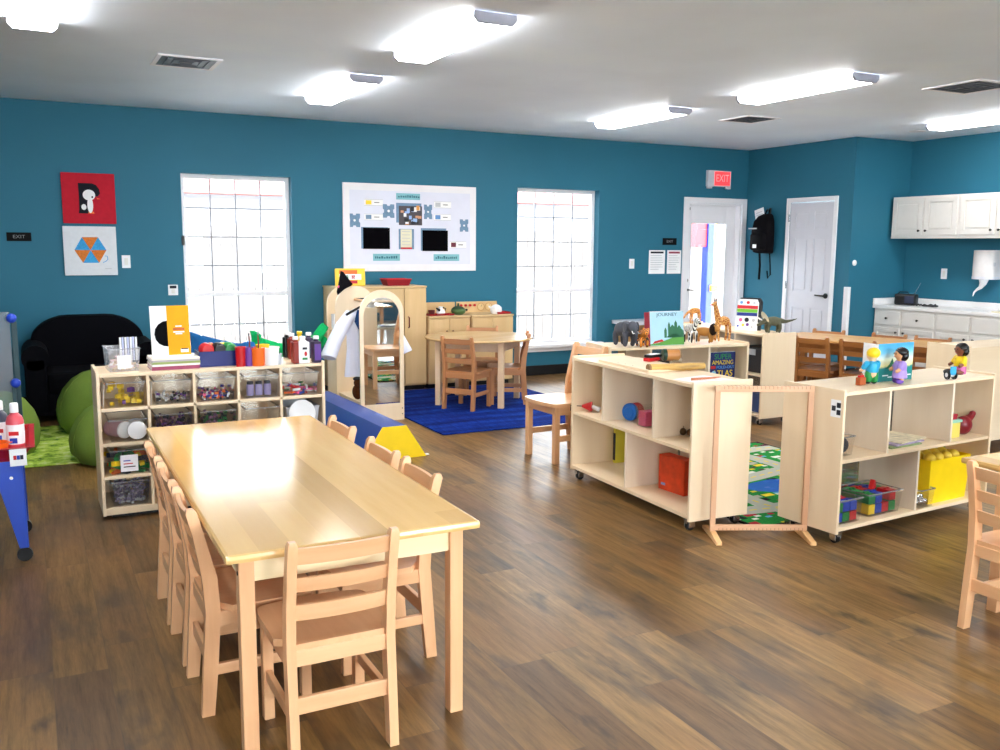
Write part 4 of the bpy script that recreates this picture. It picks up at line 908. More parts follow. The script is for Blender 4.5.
for x, z, a, b, m in ((-.02, .105, .09, .016, ORG), (0, .068, .11, .022, PAPER), (-.04, .068, .02, .014, GRN), (.03, .066, .018, .014, RED), (-.01, .028, .08, .012, RED)): G().box(x - a, x + a, -.0225, -.0205, z - b, z + b, 0, ti).obj('print_patch', m, t, smooth=False)
t = thing('cape', 'black felt cape hung over the arched panel beside the yellow box', 'cape', (2.545, 8.072, .25)); t.scale = (.8, 1, .78); g = G(); A = [(-.01, 1.30), (.02, 1.29), (.06, 1.22), (.13, 1.145), (.10, 1.12), (.02, 1.09), (-.05, 1.02), (-.06, 1.06), (-.035, 1.16)]
g.prism([(x, 0, z) for x, z in A], (0, -.025, 0), .006).obj('cape_cloth', fabric('black felt', (14, 13, 18), .2), t); G().ball((-.045, -.03, 1.12), (.01, .006, .016)).obj('pink_pin', PINK, t)
# ------------------------------------------------------------------ rugs
N = NT('blue striped carpet'); co = N.coord((1, .12, 1)); f = N.noise(co, 60, 4, .7); f2 = N.noise(N.coord((.15, 1, 1)), 9, 3); f3 = N.noise(N.coord(), 300, 2)
ff = N.math('ADD', N.math('MULTIPLY', f, .35), N.math('ADD', N.math('MULTIPLY', f2, .5), N.math('MULTIPLY', f3, .15)))
N.link(N.ramp(ff, [(.36, lin((2, 16, 78))), (.5, lin((5, 36, 118))), (.64, lin((22, 68, 156)))]), N.b.inputs['Base Color']); N.setb(.95, .1); N.bump(f3, .4, .004)
o = G().box(2.87, 4.62, 6.52, 8.72, .001, .011, .004).obj('blue_rug', N.m); tag(o, 'royal blue rug under the round table', 'rug')
# road rug: streets, lots, water
def road_rug():
    t = thing('road_map_rug', 'green play rug printed with streets and houses between the toy shelves', 'rug', (3.42, 3.56, 0), radians(1)); w, l = 1.55, 1.62
    N = NT('street map carpet'); tc = N.new('ShaderNodeTexCoord'); sp = N.new('ShaderNodeSeparateXYZ'); N.link(tc.outputs['Object'], sp.inputs[0]); X, Y = sp.outputs[0], sp.outputs[1]
    bend = N.math('MULTIPLY', N.math('SINE', N.math('MULTIPLY', Y, 4.2)), .05); Xb = N.math('ADD', X, bend); Yb = N.math('ADD', Y, N.math('MULTIPLY', N.math('SINE', N.math('MULTIPLY', X, 3.4)), .06))
    def band(c, at, half): return N.math('LESS_THAN', N.math('ABSOLUTE', N.math('SUBTRACT', c, at)), half)
    def mx(*a):
        o = a[0]
        for q in a[1:]: o = N.math('MAXIMUM', o, q)
        return o
    road = mx(band(Yb, .30, .07), band(Yb, .86, .07), band(Yb, 1.38, .06), band(Xb, .40, .065), band(Xb, 1.10, .065))
    dash = N.math('MULTIPLY', mx(band(Yb, .30, .007), band(Yb, .86, .007), band(Yb, 1.38, .007)), N.math('LESS_THAN', N.math('FRACT', N.math('MULTIPLY', X, 11)), .55))
    dash = mx(dash, N.math('MULTIPLY', mx(band(Xb, .40, .007), band(Xb, 1.10, .007)), N.math('LESS_THAN', N.math('FRACT', N.math('MULTIPLY', Y, 11)), .55)))
    def lots(sx, sy, ox, keep):
        a = N.math('ADD', N.math('DIVIDE', X, sx), ox); b = N.math('ADD', N.math('DIVIDE', Y, sy), ox * 1.7); cb = N.new('ShaderNodeCombineXYZ'); N.link(N.math('FLOOR', a), cb.inputs[0]); N.link(N.math('FLOOR', b), cb.inputs[1])
        wn = N.new('ShaderNodeTexWhiteNoise', noise_dimensions='2D'); N.link(cb.outputs[0], wn.inputs['Vector']); sc = N.new('ShaderNodeSeparateColor'); N.link(wn.outputs['Color'], sc.inputs[0])
        inn = N.math('MULTIPLY', band(N.math('FRACT', a), .5, .40), band(N.math('FRACT', b), .5, .36))
        return N.math('MULTIPLY', inn, N.math('LESS_THAN', wn.outputs[0], keep)), sc.outputs[1]
    m1, k1 = lots(.10, .066, .3, .46); m2, k2 = lots(.05, .036, .6, .26)
    cols = [(0, lin((170, 36, 50))), (.17, lin((226, 226, 216))), (.34, lin((236, 206, 54))), (.50, lin((92, 40, 66))), (.64, lin((104, 170, 216))), (.78, lin((26, 26, 30))), (.9, lin((180, 176, 160)))]
    f = N.noise(N.coord(), 160, 2)
    c = N.ramp(f, [(.3, lin((20, 116, 44))), (.7, lin((36, 146, 62)))])
    pond = N.math('LESS_THAN', N.math('ADD', N.math('POWER', N.math('DIVIDE', N.math('SUBTRACT', X, .74), .23), 2), N.math('POWER', N.math('DIVIDE', N.math('SUBTRACT', Y, .60), .13), 2)), N.math('ADD', .75, N.math('MULTIPLY', N.noise(N.coord(), 9, 2), .5)))
    c = N.mix(m1, c, N.ramp(k1, cols, 'CONSTANT')); c = N.mix(m2, c, N.ramp(k2, cols, 'CONSTANT')); c = N.mix(N.math('MULTIPLY', pond, .92), c, lin((44, 96, 186)))
    c = N.mix(road, c, lin((182, 184, 170))); c = N.mix(dash, c, lin((232, 204, 60)))
    N.link(c, N.b.inputs['Base Color']); N.setb(.95, .1); N.bump(f, .3, .002)
    G().box(0, w, 0, l, .002, .010, .003).obj('rug_body', N.m, t)
    g = frame(G(), -.012, w + .012, -.012, l + .012, -.011, -.001, .014); M = Matrix.Rotation(-pi / 2, 4, 'X')
    for q in g.bm.verts: q.co = Vector((q.co.x, q.co.z, -q.co.y))
    g.obj('bound_edge', fabric('black edge binding', (14, 16, 18)), t, smooth=False)
road_rug(); random.seed(5)
# ------------------------------------------------------------------ slim wooden frame between the shelves
pL = F(712, 531, .03); pR = F(803.5, 531, .03); dv = (pR - pL); dv.z = 0; ang = math.atan2(dv.y, dv.x); wF = dv.length
t = thing('wooden_frame_stand', 'slim upright wooden weaving frame on feet between the two toy shelves', 'frame stand', (pL.x, pL.y, 0), ang); LM = wood('loom beech x', (226, 180, 144), (210, 160, 122), 'x', .4, 16); LMz = wood('loom beech z', (226, 180, 144), (210, 160, 122), 'z', .4, 16)
hF = .800
for x in (.0, wF): G().box(x - .014, x + .014, -.010, .010, .02, hF, .003).obj('upright', LMz, t)
for z, up in ((hF - .016, 1), (.05, -1)):
    b = G().box(-.014, wF + .014, -.0125, .0125, z - .014, z + .014, .003).obj('crossbar', LM, t); g = G()
    k = .03
    while k < wF - .01: g.box(k, k + .003, -.0145, .0145, z + (.0 if up > 0 else -.0148), z + (.0148 if up > 0 else 0)); k += .021
    g.obj('notches', wood('notch shade', (190, 140, 104), (170, 122, 88), 'x'), b, smooth=False); b.children[0]['kind'] = 'stuff'
for x in (.0, wF): G().prism([(x - .015, -.15, 0), (x - .015, .15, 0), (x - .015, .15, .018), (x - .015, .03, .034), (x - .015, -.03, .034), (x - .015, -.15, .018)], (.03, 0, 0), .003).obj('foot', wood('loom beech y', (240, 196, 140), (226, 176, 118), 'y', .4, 16), t)
# ------------------------------------------------------------------ toys on and in shelf A
zA = SA['zt'] + .0005; zAm = SA['zm'] + .0005; zb_ = .0925
rA = rz_of(SA)
o = G().tube([(.0, 0, .022), (.12, .004, .0215), (.25, -.002, .022), (.36, 0, .022)], [.024, .022, .023, .018], 14).obj('stick', wood('spotted bamboo', (226, 182, 100), (92, 60, 28), 'x', .5, 46)); pass
t = thing('rain_stick', 'spotted wooden rain stick lying across the open toy shelf top', 'rain stick', (0, 0, 0)); a = F(649, 372, zA); b = F(716, 369, zA); o.parent = t; t.location = (a.x, a.y, zA); t.rotation_euler = (0, 0, math.atan2(b.y - a.y, b.x - a.x)); 
G().cyl((-.008, 0, .022), (.004, 0, .022), .025, n=14).obj('end_cap', wood('bark end', (150, 108, 60), (120, 84, 44), 'x'), t)
a = F(628, 364.5, zA); t = thing('wooden_board', 'thin plain wooden board on the open toy shelf top, behind the rain stick', 'board', on(SA, .52, .19, zA), rA); G().box(-.27, .27, -.145, .15, 0, .014, .003).obj('board_body', BIRCH('x'), t)
for i in range(3): G().cyl((-.1 + .08 * i, -.11, .0138), (-.1 + .08 * i, -.11, .0146), .004, n=8).obj('peg_hole', INK, t)
q = F(662, 361, zA + .014); t = thing('castanet', 'small black and red castanet clapper on the wooden board', 'instrument', (q.x - .035, q.y + .03, zA + .0145), .3); G().box(-.075, .03, -.02, .03, .0, .022, .006).obj('red_base', RED, t); G().box(-.065, .06, -.022, .032, .023, .040, .006).obj('black_top', BLACKP, t); G().box(-.055, .03, -.018, .02, .0405, .043, .001).obj('white_patch', PAPER, t)
t = thing('wooden_shaker', 'round wooden shaker with a dark green end on the wooden board', 'shaker', (q.x + .055, q.y - .01, zA + .0145), -.35); M = Matrix.Rotation(pi / 2, 4, 'Y'); G().lathe([(.03, -.04), (.036, -.03), (.036, .05), (.028, .056)], c=(0, 0, .036), n=24, M=M).obj('barrel', wood('shaker wood', (206, 150, 90), (176, 116, 60), 'x'), t); G().lathe([(.0, -.05), (.034, -.05), (.037, -.044), (.037, -.028), (0, -.028)], c=(0, 0, .037), n=24, M=M).obj('dark_end', paint('bottle green', (16, 50, 36), .3), t)
q = on(SA, 1.12, .17, zA); o = G().box(-.10, .10, -.13, .13, 0, .0012).obj('paper_sheet', PAPER, smooth=False); place(o, q, rA + .25); tag(o, 'white paper sheet on the near end of the open toy shelf', 'paper')
for k in range(2):
    o = G().tube([(-.09, 0, 0), (.08, 0, 0), (.1, 0, 0)], [.0038, .0038, .001], 6).obj('pencil', paint('rust pencil', (196, 120, 80))); place(o, q + Vector((.03 - .03 * k, .01 - .022 * k, .0052)), -.1 + .15 * k); tag(o, ['brown pencil lying farther on the paper sheet', 'brown pencil lying nearer on the paper sheet'][k], 'pencil', 'pencils on the paper sheet')
t = thing('cone_bell', 'small red cone bell with wooden handle in the far upper cell of the open shelf', 'toy', F(592, 412, zAm), -.75); G().lathe([(.0, 0), (.032, 0), (.03, .012), (.008, .065)], c=(0, 0, .035), n=18, M=Matrix.Rotation(-pi / 2, 4, 'Y')).obj('cone', RED, t); G().cyl((.0, 0, .035), (.05, 0, .018), .012, .018).obj('white_end', PAPER, t)
for x in (-.16, -.05): pass
G().tube([(-.065, 0, .035), (-.14, 0, .035), (-.14, 0, .002)], .003, 6).obj('wire_handle', DKMET, t)
t = thing('toy_drum', 'red toy drum with blue end lying in the open shelf upper middle cell', 'drum', F(633, 420, zAm), .32); M = Matrix.Rotation(-pi / 2, 4, 'Y'); G().lathe([(.044, -.05), (.05, -.045), (.05, .03), (.046, .035)], c=(0, 0, .055), n=26, M=M).obj('drum_body', RED, t); G().lathe([(.0, .05), (.03, .05), (.034, .044), (.052, .044), (.054, .036), (.054, .02), (.05, .02)], c=(0, 0, .055), n=26, M=M).obj('blue_end', paint('sky blue plastic', (30, 110, 200), .35), t)
t = thing('tub', 'clear tub of pink pieces in the middle upper cell of the open shelf', 'tub', F(647.5, 426, zAm), rA); rr = lambda s, z: [Vector((a * .043 * s, b * .05 * s, z)) for a, b in ((-1, -1), (1, -1), (1, 1), (-1, 1))]
g = G().rings([rr(.9, 0), rr(1.05, .125)], cap=False); g.obj('tub_body', CLEAR, t, smooth=False); G().prism(rr(.86, .004), (0, 0, .088), .006).obj('pink_filling', PINK, t)
q = F(672, 432, zAm)
for k in range(6):
    o = G().ball((0, 0, .021), .021).tube([(0, 0, .04), (.006, 0, .047), (.0, 0, .052)], .002, 5).obj('jingle_bell', paint('bronze bells', (104, 78, 52), .35, .5, .1, .7)); o.location = q + Vector((.022 * (k % 2), .05 - .037 * k, 0)); tag(o, 'small bronze jingle bell on the near upper cell of the open shelf', 'bell', 'jingle bells on the open shelf')
t = thing('square_case', 'square red orange case standing in the near lower cell of the open shelf', 'box', F(675, 492, zb_) + Vector((.0, .03, 0)), rA + .12); OR2 = paint('mottled red orange', (212, 70, 32), .5, .3, .25, 0, 14)
G().box(-.085, .13, -.03, .05, 0, .208, .005).obj('case_body', OR2, t); G().box(-.06, -.025, -.0315, -.03, .03, .045, .0005).obj('blue_badge', paint('badge blue', (130, 150, 210)), t)
t = thing('book', 'green book lying above the red orange case in the open shelf', 'book', F(682, 490, zb_) + Vector((.06, .03, 0)), rA); G().box(-.12, .12, .03, .05, 0, .255, .002).obj('cover', paint('leaf green cover', (60, 120, 60)), t); G().box(-.118, .118, .029, .0515, .004, .252).obj('pages', PAPER, t, smooth=False)
t = thing('folder', 'yellow folder edge standing behind the lower divider of the open shelf', 'folder', F(621.5, 462, zb_), rA); G().box(-.012, .012, -.06, .08, 0, .26, .002).obj('folder_body', paint('lemon card', (226, 214, 70)), t); G().box(-.0125, .0125, -.061, -.058, .02, .2).obj('spine_strip', INK, t, smooth=False)
# ------------------------------------------------------------------ toys on shelf B
zB = SB['zt'] + .0005
def animal(name, label, loc, rz, s, spec, m, extras=()):
    t = thing(name, label, 'toy animal', loc, rz); t.scale = (s, s, s); g = G()
    for q in spec:
        if q[0] == 'c': g.cap(*q[1:])
        else: g.ball(q[1], q[2])
    g.organic('body', m, t, .0065 if s > .5 else .0065, 3)
    for nm, mm, fn in extras: fn(G()).obj(nm, mm, t)
    return t
def quad(bl, bw, bz, lr, hz0, legs=True):
    """legs at hip (x=-bl) and shoulder (x=+bl)"""
    out = []
    for sx in (-1, 1):
        for sy in (-1, 1):
            x = sx * bl; y = sy * bw
            out.append(('c', (x, y, bz), (x + .008 * sx, y, bz * .5), lr * 1.35, lr)); out.append(('c', (x + .008 * sx, y, bz * .5), (x, y, lr * .9), lr, lr * 1.0))
    return out
ELEM = paint('elephant grey', (72, 74, 84), .6, .3, .15)
el = quad(.062, .032, .085, .018, 0) + [('b', (-.01, 0, .118), (.098, .055, .055)), ('b', (.02, 0, .122), (.07, .052, .058)), ('b', (.105, 0, .142), (.042, .038, .044)), ('c', (.135, 0, .13), (.155, 0, .085), .018, .014), ('c', (.155, 0, .085), (.152, 0, .04), .014, .009), ('c', (.152, 0, .04), (.168, 0, .03), .009, .008), ('c', (-.105, 0, .12), (-.115, 0, .07), .006, .005)]
q = F(624, 345.5, zB)
animal('toy_elephant', 'grey toy elephant on the animal shelf', q, radians(-92), 1.0, el, ELEM, [('ear', ELEM, lambda g: g.ball((.085, .05, .14), (.028, .008, .038))), ('ear', ELEM, lambda g: g.ball((.085, -.05, .14), (.028, .008, .038))), ('tusk', PAPER, lambda g: g.tube([(.13, .02, .115), (.15, .024, .10), (.17, .024, .105)], [.005, .004, .002], 6)), ('tusk', PAPER, lambda g: g.tube([(.13, -.02, .115), (.15, -.024, .10), (.17, -.024, .105)], [.005, .004, .002], 6))])
TIG = striped('tiger stripes', (30, 22, 18), (224, 136, 44), 26, 'X', 5, .5, .28)
ti_ = quad(.05, .022, .06, .011, 0) + [('b', (0, 0, .082), (.075, .032, .034)), ('b', (.085, 0, .108), (.028, .026, .026)), ('c', (.05, 0, .09), (.08, 0, .105), .026, .024), ('b', (.108, 0, .10), (.014, .014, .012)), ('b', (.085, .02, .133), .008), ('b', (.085, -.02, .133), .008), ('c', (-.07, 0, .085), (-.115, 0, .06), .007, .006), ('c', (-.115, 0, .06), (-.14, 0, .075), .006, .005)]
animal('toy_tiger', 'orange striped toy tiger beside the elephant', F(642, 347, zB), radians(-112), 1.05, ti_, TIG)
ZEB = striped('zebra stripes', (18, 18, 20), (240, 238, 234), 22, 'X', 3, .5, .42)
ze = quad(.045, .018, .075, .009, 0) + [('b', (0, 0, .10), (.066, .027, .030)), ('c', (.045, 0, .11), (.082, 0, .158), .020, .014), ('c', (.08, 0, .163), (.118, 0, .143), .015, .009), ('b', (.075, .01, .182), (.005, .004, .012)), ('b', (.075, -.01, .182), (.005, .004, .012)), ('c', (-.062, 0, .105), (-.078, 0, .06), .004, .004)]
animal('toy_zebra', 'striped toy zebra right of the standing picture book', F(690, 343, zB), radians(-100), 1.12, ze, ZEB, [('mane', INK, lambda g: g.tube([(.05, 0, .135), (.066, 0, .16), (.078, 0, .176)], [.006, .007, .004], 6)), ('muzzle', BLACKP, lambda g: g.ball((.122, 0, .141), (.009, .009, .008)))])
LIO = paint('lion tan', (176, 122, 58), .6, .2, .15)
animal('toy_lion', 'tan toy lion with a dark mane on the animal shelf', F(704, 342.5, zB), radians(-62), 1.0, [q_ for q_ in ti_ if not (q_[0] == 'c' and q_[1] == (-.115, 0, .06))], LIO, [('mane', paint('lion mane', (34, 22, 16), .8, .1, .2), lambda g: g.ball((.068, 0, .102), (.028, .042, .046))), ('tail_tuft', INK, lambda g: g.ball((-.12, 0, .056), .01))])
GIR = patched('giraffe patches', (168, 92, 34), (226, 176, 100), 48); 
gi = quad(.05, .02, .13, .010, 0) + [('b', (0, 0, .155), (.068, .03, .036)), ('c', (.045, 0, .165), (.082, 0, .285), .026, .015), ('c', (.082, 0, .29), (.118, 0, .278), .015, .009), ('b', (.078, .015, .303), (.005, .009, .005)), ('b', (.078, -.015, .303), (.005, .009, .005)), ('c', (-.062, 0, .16), (-.076, 0, .10), .005, .004)]
horn = [('horn', paint('giraffe brown', (96, 54, 22)), lambda g: g.cap((.08, .007, .30), (.078, .009, .322), .0035, .0045)), ('horn', paint('giraffe brown', (96, 54, 22)), lambda g: g.cap((.08, -.007, .30), (.078, -.009, .322), .0035, .0045))]
animal('toy_giraffe', 'tall toy giraffe standing at the right end of the animal shelf', F(722, 341, zB), radians(180), 1.0, gi, GIR, horn)
gr = quad(.05, .02, .13, .010, 0) + [('b', (0, 0, .155), (.068, .03, .036)), ('c', (.045, 0, .165), (.115, 0, .125), .024, .014), ('c', (.115, 0, .125), (.152, 0, .085), .014, .011), ('c', (.15, 0, .085), (.172, 0, .055), .013, .009), ('c', (-.062, 0, .16), (-.076, 0, .10), .005, .004)]
zC = SC['zt'] + .0005
animal('toy_giraffe', 'toy giraffe bending down to graze on the farther shelf', Vector((5.66, 6.87, zC)), radians(172), .80, gr, GIR)
# picture book "JOURNEY"
a = F(650.5, 346, zB); b = F(684, 344.5, zB); t = thing('picture_book', 'pale blue JOURNEY picture book standing on the animal shelf', 'book', (a.x, a.y, zB), math.atan2(b.y - a.y, b.x - a.x)); bw = (b - a).length; bh = .245
ti = Matrix.Rotation(radians(-6), 4, 'X')
G().box(0, bw, 0, .012, 0, bh, .001, ti).obj('cover', paint('pale sky print', (176, 216, 236), .5), t); G().box(-.012, .001, .0, .055, 0, bh, .001, ti).obj('red_spine', paint('crimson spine', (150, 30, 50)), t)
G().prism([ti @ Vector((x * bw, -.0012, z)) for x, z in ((0, .002), (1, .002), (1, .062), (.8, .07), (.55, .045), (.25, .02), (0, .012))], (0, .001, 0)).obj('green_hill', paint('meadow print', (84, 150, 60)), t, smooth=False)
FORE = paint('forest print', (46, 110, 76))
for x, w_, h_ in ((.45, .035, .13), (.56, .03, .17), (.66, .07, .15), (.76, .04, .18), (.86, .06, .145), (.94, .05, .12), (.70, .2, .085)): G().prism([ti @ Vector((q_[0] * bw, -.0024, q_[1])) for q_ in ((x - w_, .055), (x + w_, .055), (x + w_, h_ - .02), (x, h_), (x - w_, h_ - .02))], (0, .0011, 0)).obj('painted_tree', FORE, t, smooth=False)
G().prism([ti @ Vector((q_[0] * bw, -.0026, q_[1])) for q_ in ((.06, .014), (.40, .03), (.34, .045), (.12, .032))], (0, .0009, 0)).obj('red_boat', RED, t, smooth=False)
tt = text('JOURNEY', .033, paint('slate title ink', (70, 96, 110)), t, (bw * .5, -.027 + .0, bh - .026), (pi / 2 - radians(-6) * -1, 0, 0)); tt.location = ti @ Vector((bw * .5, -.0015, bh - .022)); tt.rotation_euler = (pi / 2 - radians(6), 0, 0); tt.scale = (1.25, 1, 1)
G().box(.004, bw - .004, .002, .0122, .003, bh + .003, 0, ti).obj('pages', PAPER, t, smooth=False)
# atlas in shelf B
a = F(712, 366, .55); q = on(SB, 1.025, .12, SB['zm'] + .0005)
t = thing('atlas_book', 'dark blue atlas book with bright lettering inside the animal shelf', 'book', q, rz_of(SB) + .02); G().box(-.115, .105, 0, .014, 0, .275, .002).obj('cover', paint('midnight blue print', (18, 30, 96), .4), t); G().box(-.112, .102, .002, .013, .002, .277).obj('pages', PAPER, t, smooth=False)
for s_, z, sz, m, xs in (('SUPER', .240, .056, GRN, 1.0), ('AMAZING', .196, .046, YEL, .92), ('FOLD-OUT', .160, .030, paint('light blue ink', (80, 150, 230)), 1.1), ('ATLAS', .112, .066, YEL, .95), ('WORLD', .055, .044, GRN, .9)): text(s_, sz, m, t, (-.006 if s_ != 'FOLD-OUT' else .02, -.0008, z), sx=xs)
G().lathe([(0, 0), (.02, 0), (.02, .001)], n=20, M=Matrix.Translation((-.085, -.0012, .115)) @ Matrix.Rotation(pi / 2, 4, 'X')).obj('globe_print', paint('globe print', (150, 200, 220)), t); G().box(-.112, -.07, -.001, 0, .15, .172).obj('red_flash', RED, t, smooth=False)
# ------------------------------------------------------------------ shelf C top
q = F(744, 331, zC); t = thing('learning_board', 'white learning board with rainbow bars and dark animal pictures on shelf', 'board', (5.63, 6.14, zC), radians(-60)); ti = Matrix.Rotation(radians(-9), 4, 'X'); LBW, LBH = .195, .275
pts = [(-LBW / 2, 0), (LBW / 2, 0), (LBW / 2 - .004, LBH - .03), (LBW / 2 - .02, LBH), (-LBW / 2 + .02, LBH), (-LBW / 2 + .004, LBH - .03)]
G().prism([ti @ Vector((x, 0, z)) for x, z in pts], ti.to_3x3() @ Vector((0, .012, 0))).obj('board_body', PAPER, t, smooth=False)
G().prism([ti @ Vector((x * 1.14 + .01, .016, z * 1.06)) for x, z in pts], ti.to_3x3() @ Vector((0, .04, 0)), .01).obj('black_back', BLACKP, t)
for z, m in ((.19, paint('bar red', (200, 36, 50))), (.158, paint('bar green', (110, 180, 50))), (.126, paint('bar navy', (34, 50, 130)))): G().box(-.094, .090, -.0012, 0, z, z + .030, 0, ti).obj('colour_bar', m, t, smooth=False)
for x, z, r_, m in ((-.06, .245, .014, paint('badge blue2', (110, 160, 210))), (0, .245, .015, RED), (.055, .242, .013, GREY), (-.055, .09, .016, PINK), (.0, .092, .02, INK), (.06, .09, .014, GREY), (-.03, .045, .012, YEL), (.01, .05, .014, PUR), (-.075, .035, .009, BLUE), (.05, .03, .01, GREY)): G().lathe([(0, 0), (r_, 0), (r_, .001)], n=14, M=ti @ Matrix.Translation((x, -.0002, z)) @ Matrix.Rotation(pi / 2, 4, 'X')).obj('picture_spot', m, t, smooth=False)
DINO = paint('dinosaur olive', (84, 84, 66), .6, .25, .2)
di = quad(.055, .03, .085, .016, 0) + [('b', (0, 0, .115), (.085, .042, .048)), ('c', (.06, 0, .125), (.11, 0, .11), .034, .026), ('c', (.11, 0, .108), (.16, 0, .078), .026, .014), ('c', (-.07, 0, .12), (-.13, 0, .11), .03, .018), ('c', (-.13, 0, .11), (-.20, 0, .125), .018, .010), ('c', (-.20, 0, .125), (-.245, 0, .14), .010, .005)]
animal('toy_dinosaur', 'olive toy three-horned dinosaur at the near end of the shelf by the white door', Vector((5.68, 5.86, zC)), radians(160), .86, di, DINO, [('frill', paint('frill bone', (214, 206, 180), .6), lambda g: g.lathe([(.0, 0), (.05, 0), (.066, .012), (.06, .016), (0, .008)], c=(.098, 0, .15), n=20, M=Matrix.Rotation(radians(-60), 4, 'Y') @ Matrix.Diagonal((1, .95, 1, 1)))), ('horn', PAPER, lambda g: g.cap((.13, .018, .13), (.175, .024, .16), .006, .002)), ('horn', PAPER, lambda g: g.cap((.13, -.018, .13), (.175, -.024, .16), .006, .002)), ('horn', PAPER, lambda g: g.cap((.155, 0, .09), (.168, 0, .108), .005, .002))])
# inside shelf C
t = thing('black_basket', 'black mesh basket inside the end-on shelf', 'basket', on(SC, 1.05, .19, SC['zm'] + .001), rz_of(SC)); G().box(-.13, .13, -.13, .14, 0, .22, .02).obj('basket_body', striped('black mesh', (12, 12, 14), (60, 60, 66), 60, 'Z', 6), t); G().box(-.05, .05, -.134, -.13, .15, .20).obj('white_tag', GREY, t, smooth=False)
t = thing('blue_crate', 'blue crate on the lower level of the end-on shelf', 'crate', on(SC, 1.05, .19, zb_), rz_of(SC)); G().box(-.13, .13, -.12, .14, 0, .16, .01).obj('crate_body', paint('slate blue plastic', (60, 80, 130)), t); G().box(-.13, .13, -.125, .145, .15, .165, .004).obj('rim', paint('slate blue plastic', (60, 80, 130)), t)
# ------------------------------------------------------------------ shelf D: dolls, book, bins
zD = SD['zt'] + .0005; zDm = SD['zm'] + .0005
def doll(name, label, loc, rz, skin, hairm, topm, botm, shoem, hair='short', sit=False, s=1.0):
    t = thing(name, label, 'toy figure', loc, rz); t.scale = (s,) * 3; g = G(); lz = .012 if sit else 0
    for sx in (-1, 1):
        if sit: g.cap((sx * .014, 0, .028), (sx * .016, .045, .03), .014, .012)
        else: g.cap((sx * .014, 0, .05), (sx * .015, 0, .014), .014, .012)
        g.cap((sx * .027, 0, .088), (sx * .036, .018, .062), .010, .0085).ball((sx * .036, .026, .058), .009)
    g.cap((0, 0, .05), (0, 0, .086), .022, .020).cap((0, 0, .09), (0, 0, .108), .010, .011).ball((0, .002, .128), (.026, .025, .027)).ball((0, .027, .124), (.004, .004, .004))
    g.organic('body', skin, t, .0045, 2)
    g = G().lathe([(.024, .052), (.0265, .056), (.0275, .075), (.025, .092), (.013, .101), (.010, .101)], n=20); g.obj('shirt', topm, t)
    for sx in (-1, 1): G().cap((sx * .0265, 0, .09), (sx * .033, .011, .072), .0125, .011).obj('sleeve', topm, t)
    if sit:
        g = G().lathe([(.026, .02), (.027, .04), (.0255, .056)], n=20); g.obj('skirt', botm, t)
    elif hair == 'bob': G().lathe([(.032, .026), (.030, .045), (.0265, .060)], n=20).obj('dress', botm, t)
    for sx in (-1, 1):
        if not sit and hair != 'bob': G().cap((sx * .014, 0, .048), (sx * .015, 0, .018), .0165, .0145).obj('trouser_leg', botm, t)
        G().ball((sx * .016, .05 if sit else .006, .012 if not sit else .028), (.013, .019, .012)).obj('shoe', shoem, t)
        G().ball((sx * .010, .0255, .131), (.003, .002, .004)).obj('eye', BLACKP, t)
    G().box(-.006, .006, .0265, .028, .1165, .1185).obj('mouth', RED, t, smooth=False)
    hg = G().ball((0, -.004, .136), (.030, .0275, .024))
    if hair != 'short': hg.ball((0, -.010, .122), (.031, .022, .026))
    hg.obj('hair', hairm, t); return t
SK1 = paint('light doll skin', (236, 190, 150), .45); SK2 = paint('tan doll skin', (216, 160, 116), .45); SK3 = paint('brown doll skin', (120, 66, 42), .45)
TURQ = paint('turquoise shirt', (38, 160, 206), .4); LAV = paint('lavender dress', (168, 140, 216), .4); HAIRB = paint('glossy black hair', (14, 13, 15), .25); ROSE = paint('rose skirt', (214, 110, 170), .45)
doll('toy_figure', 'toy figure with yellow hair, blue shirt and green trousers seen from behind', F(871, 384, zD), radians(-15), SK1, YEL, TURQ, GRN, BLACKP, 'short', s=1.22)
doll('toy_figure', 'toy figure with black hair and a lavender dress before the picture book', F(899, 383.5, zD), radians(60), SK2, HAIRB, LAV, LAV, paint('violet shoe', (110, 70, 170)), 'bob', s=1.22)
q = F(959, 379, zD); doll('toy_figure', 'seated toy figure with black hair, yellow shirt and pink skirt', q + Vector((0, 0, .006)), radians(72), SK3, HAIRB, YEL, ROSE, BLACKP, 'bob', True, s=1.22)
t = thing('toy_wheelchair', 'small blue toy wheelchair beside the seated toy figure', 'toy wheelchair', q + Vector((-.065, .006, 0)), radians(70))
for y in (-.02, .02): G().tube([(.026 * cos(a), y, .026 + .022 * sin(a)) for a in [2 * pi * k / 16 for k in range(16)]], .004, 6, close=True).cyl((0, y - .003, .026), (0, y + .003, .026), .017, n=14).obj('wheel', [BLACKP, PAPER][0], t); 
G().cyl((0, -.026, .026), (0, .026, .026), .012, n=12).obj('hub', PAPER, t); G().box(-.02, .02, -.017, .017, .028, .036, .002).box(-.024, -.018, -.017, .017, .03, .075, .002).obj('seat_frame', TURQ, t)
q = F(860.5, 385, zD); t = thing('toy_case', 'small brown toy case standing at the feet of the blue shirted figure', 'toy case', q, radians(10)); G().box(-.028, .028, -.014, .014, 0, .042, .005).obj('case_body', paint('tan leather', (168, 82, 40)), t); G().tube([(-.014, 0, .041), (-.01, 0, .06), (.01, 0, .06), (.014, 0, .041)], .003, 6).obj('handle', paint('tan leather', (168, 82, 40)), t)
G().box(-.02, .02, -.008, .008, .041, .052, .003).obj('red_bundle', RED, t)
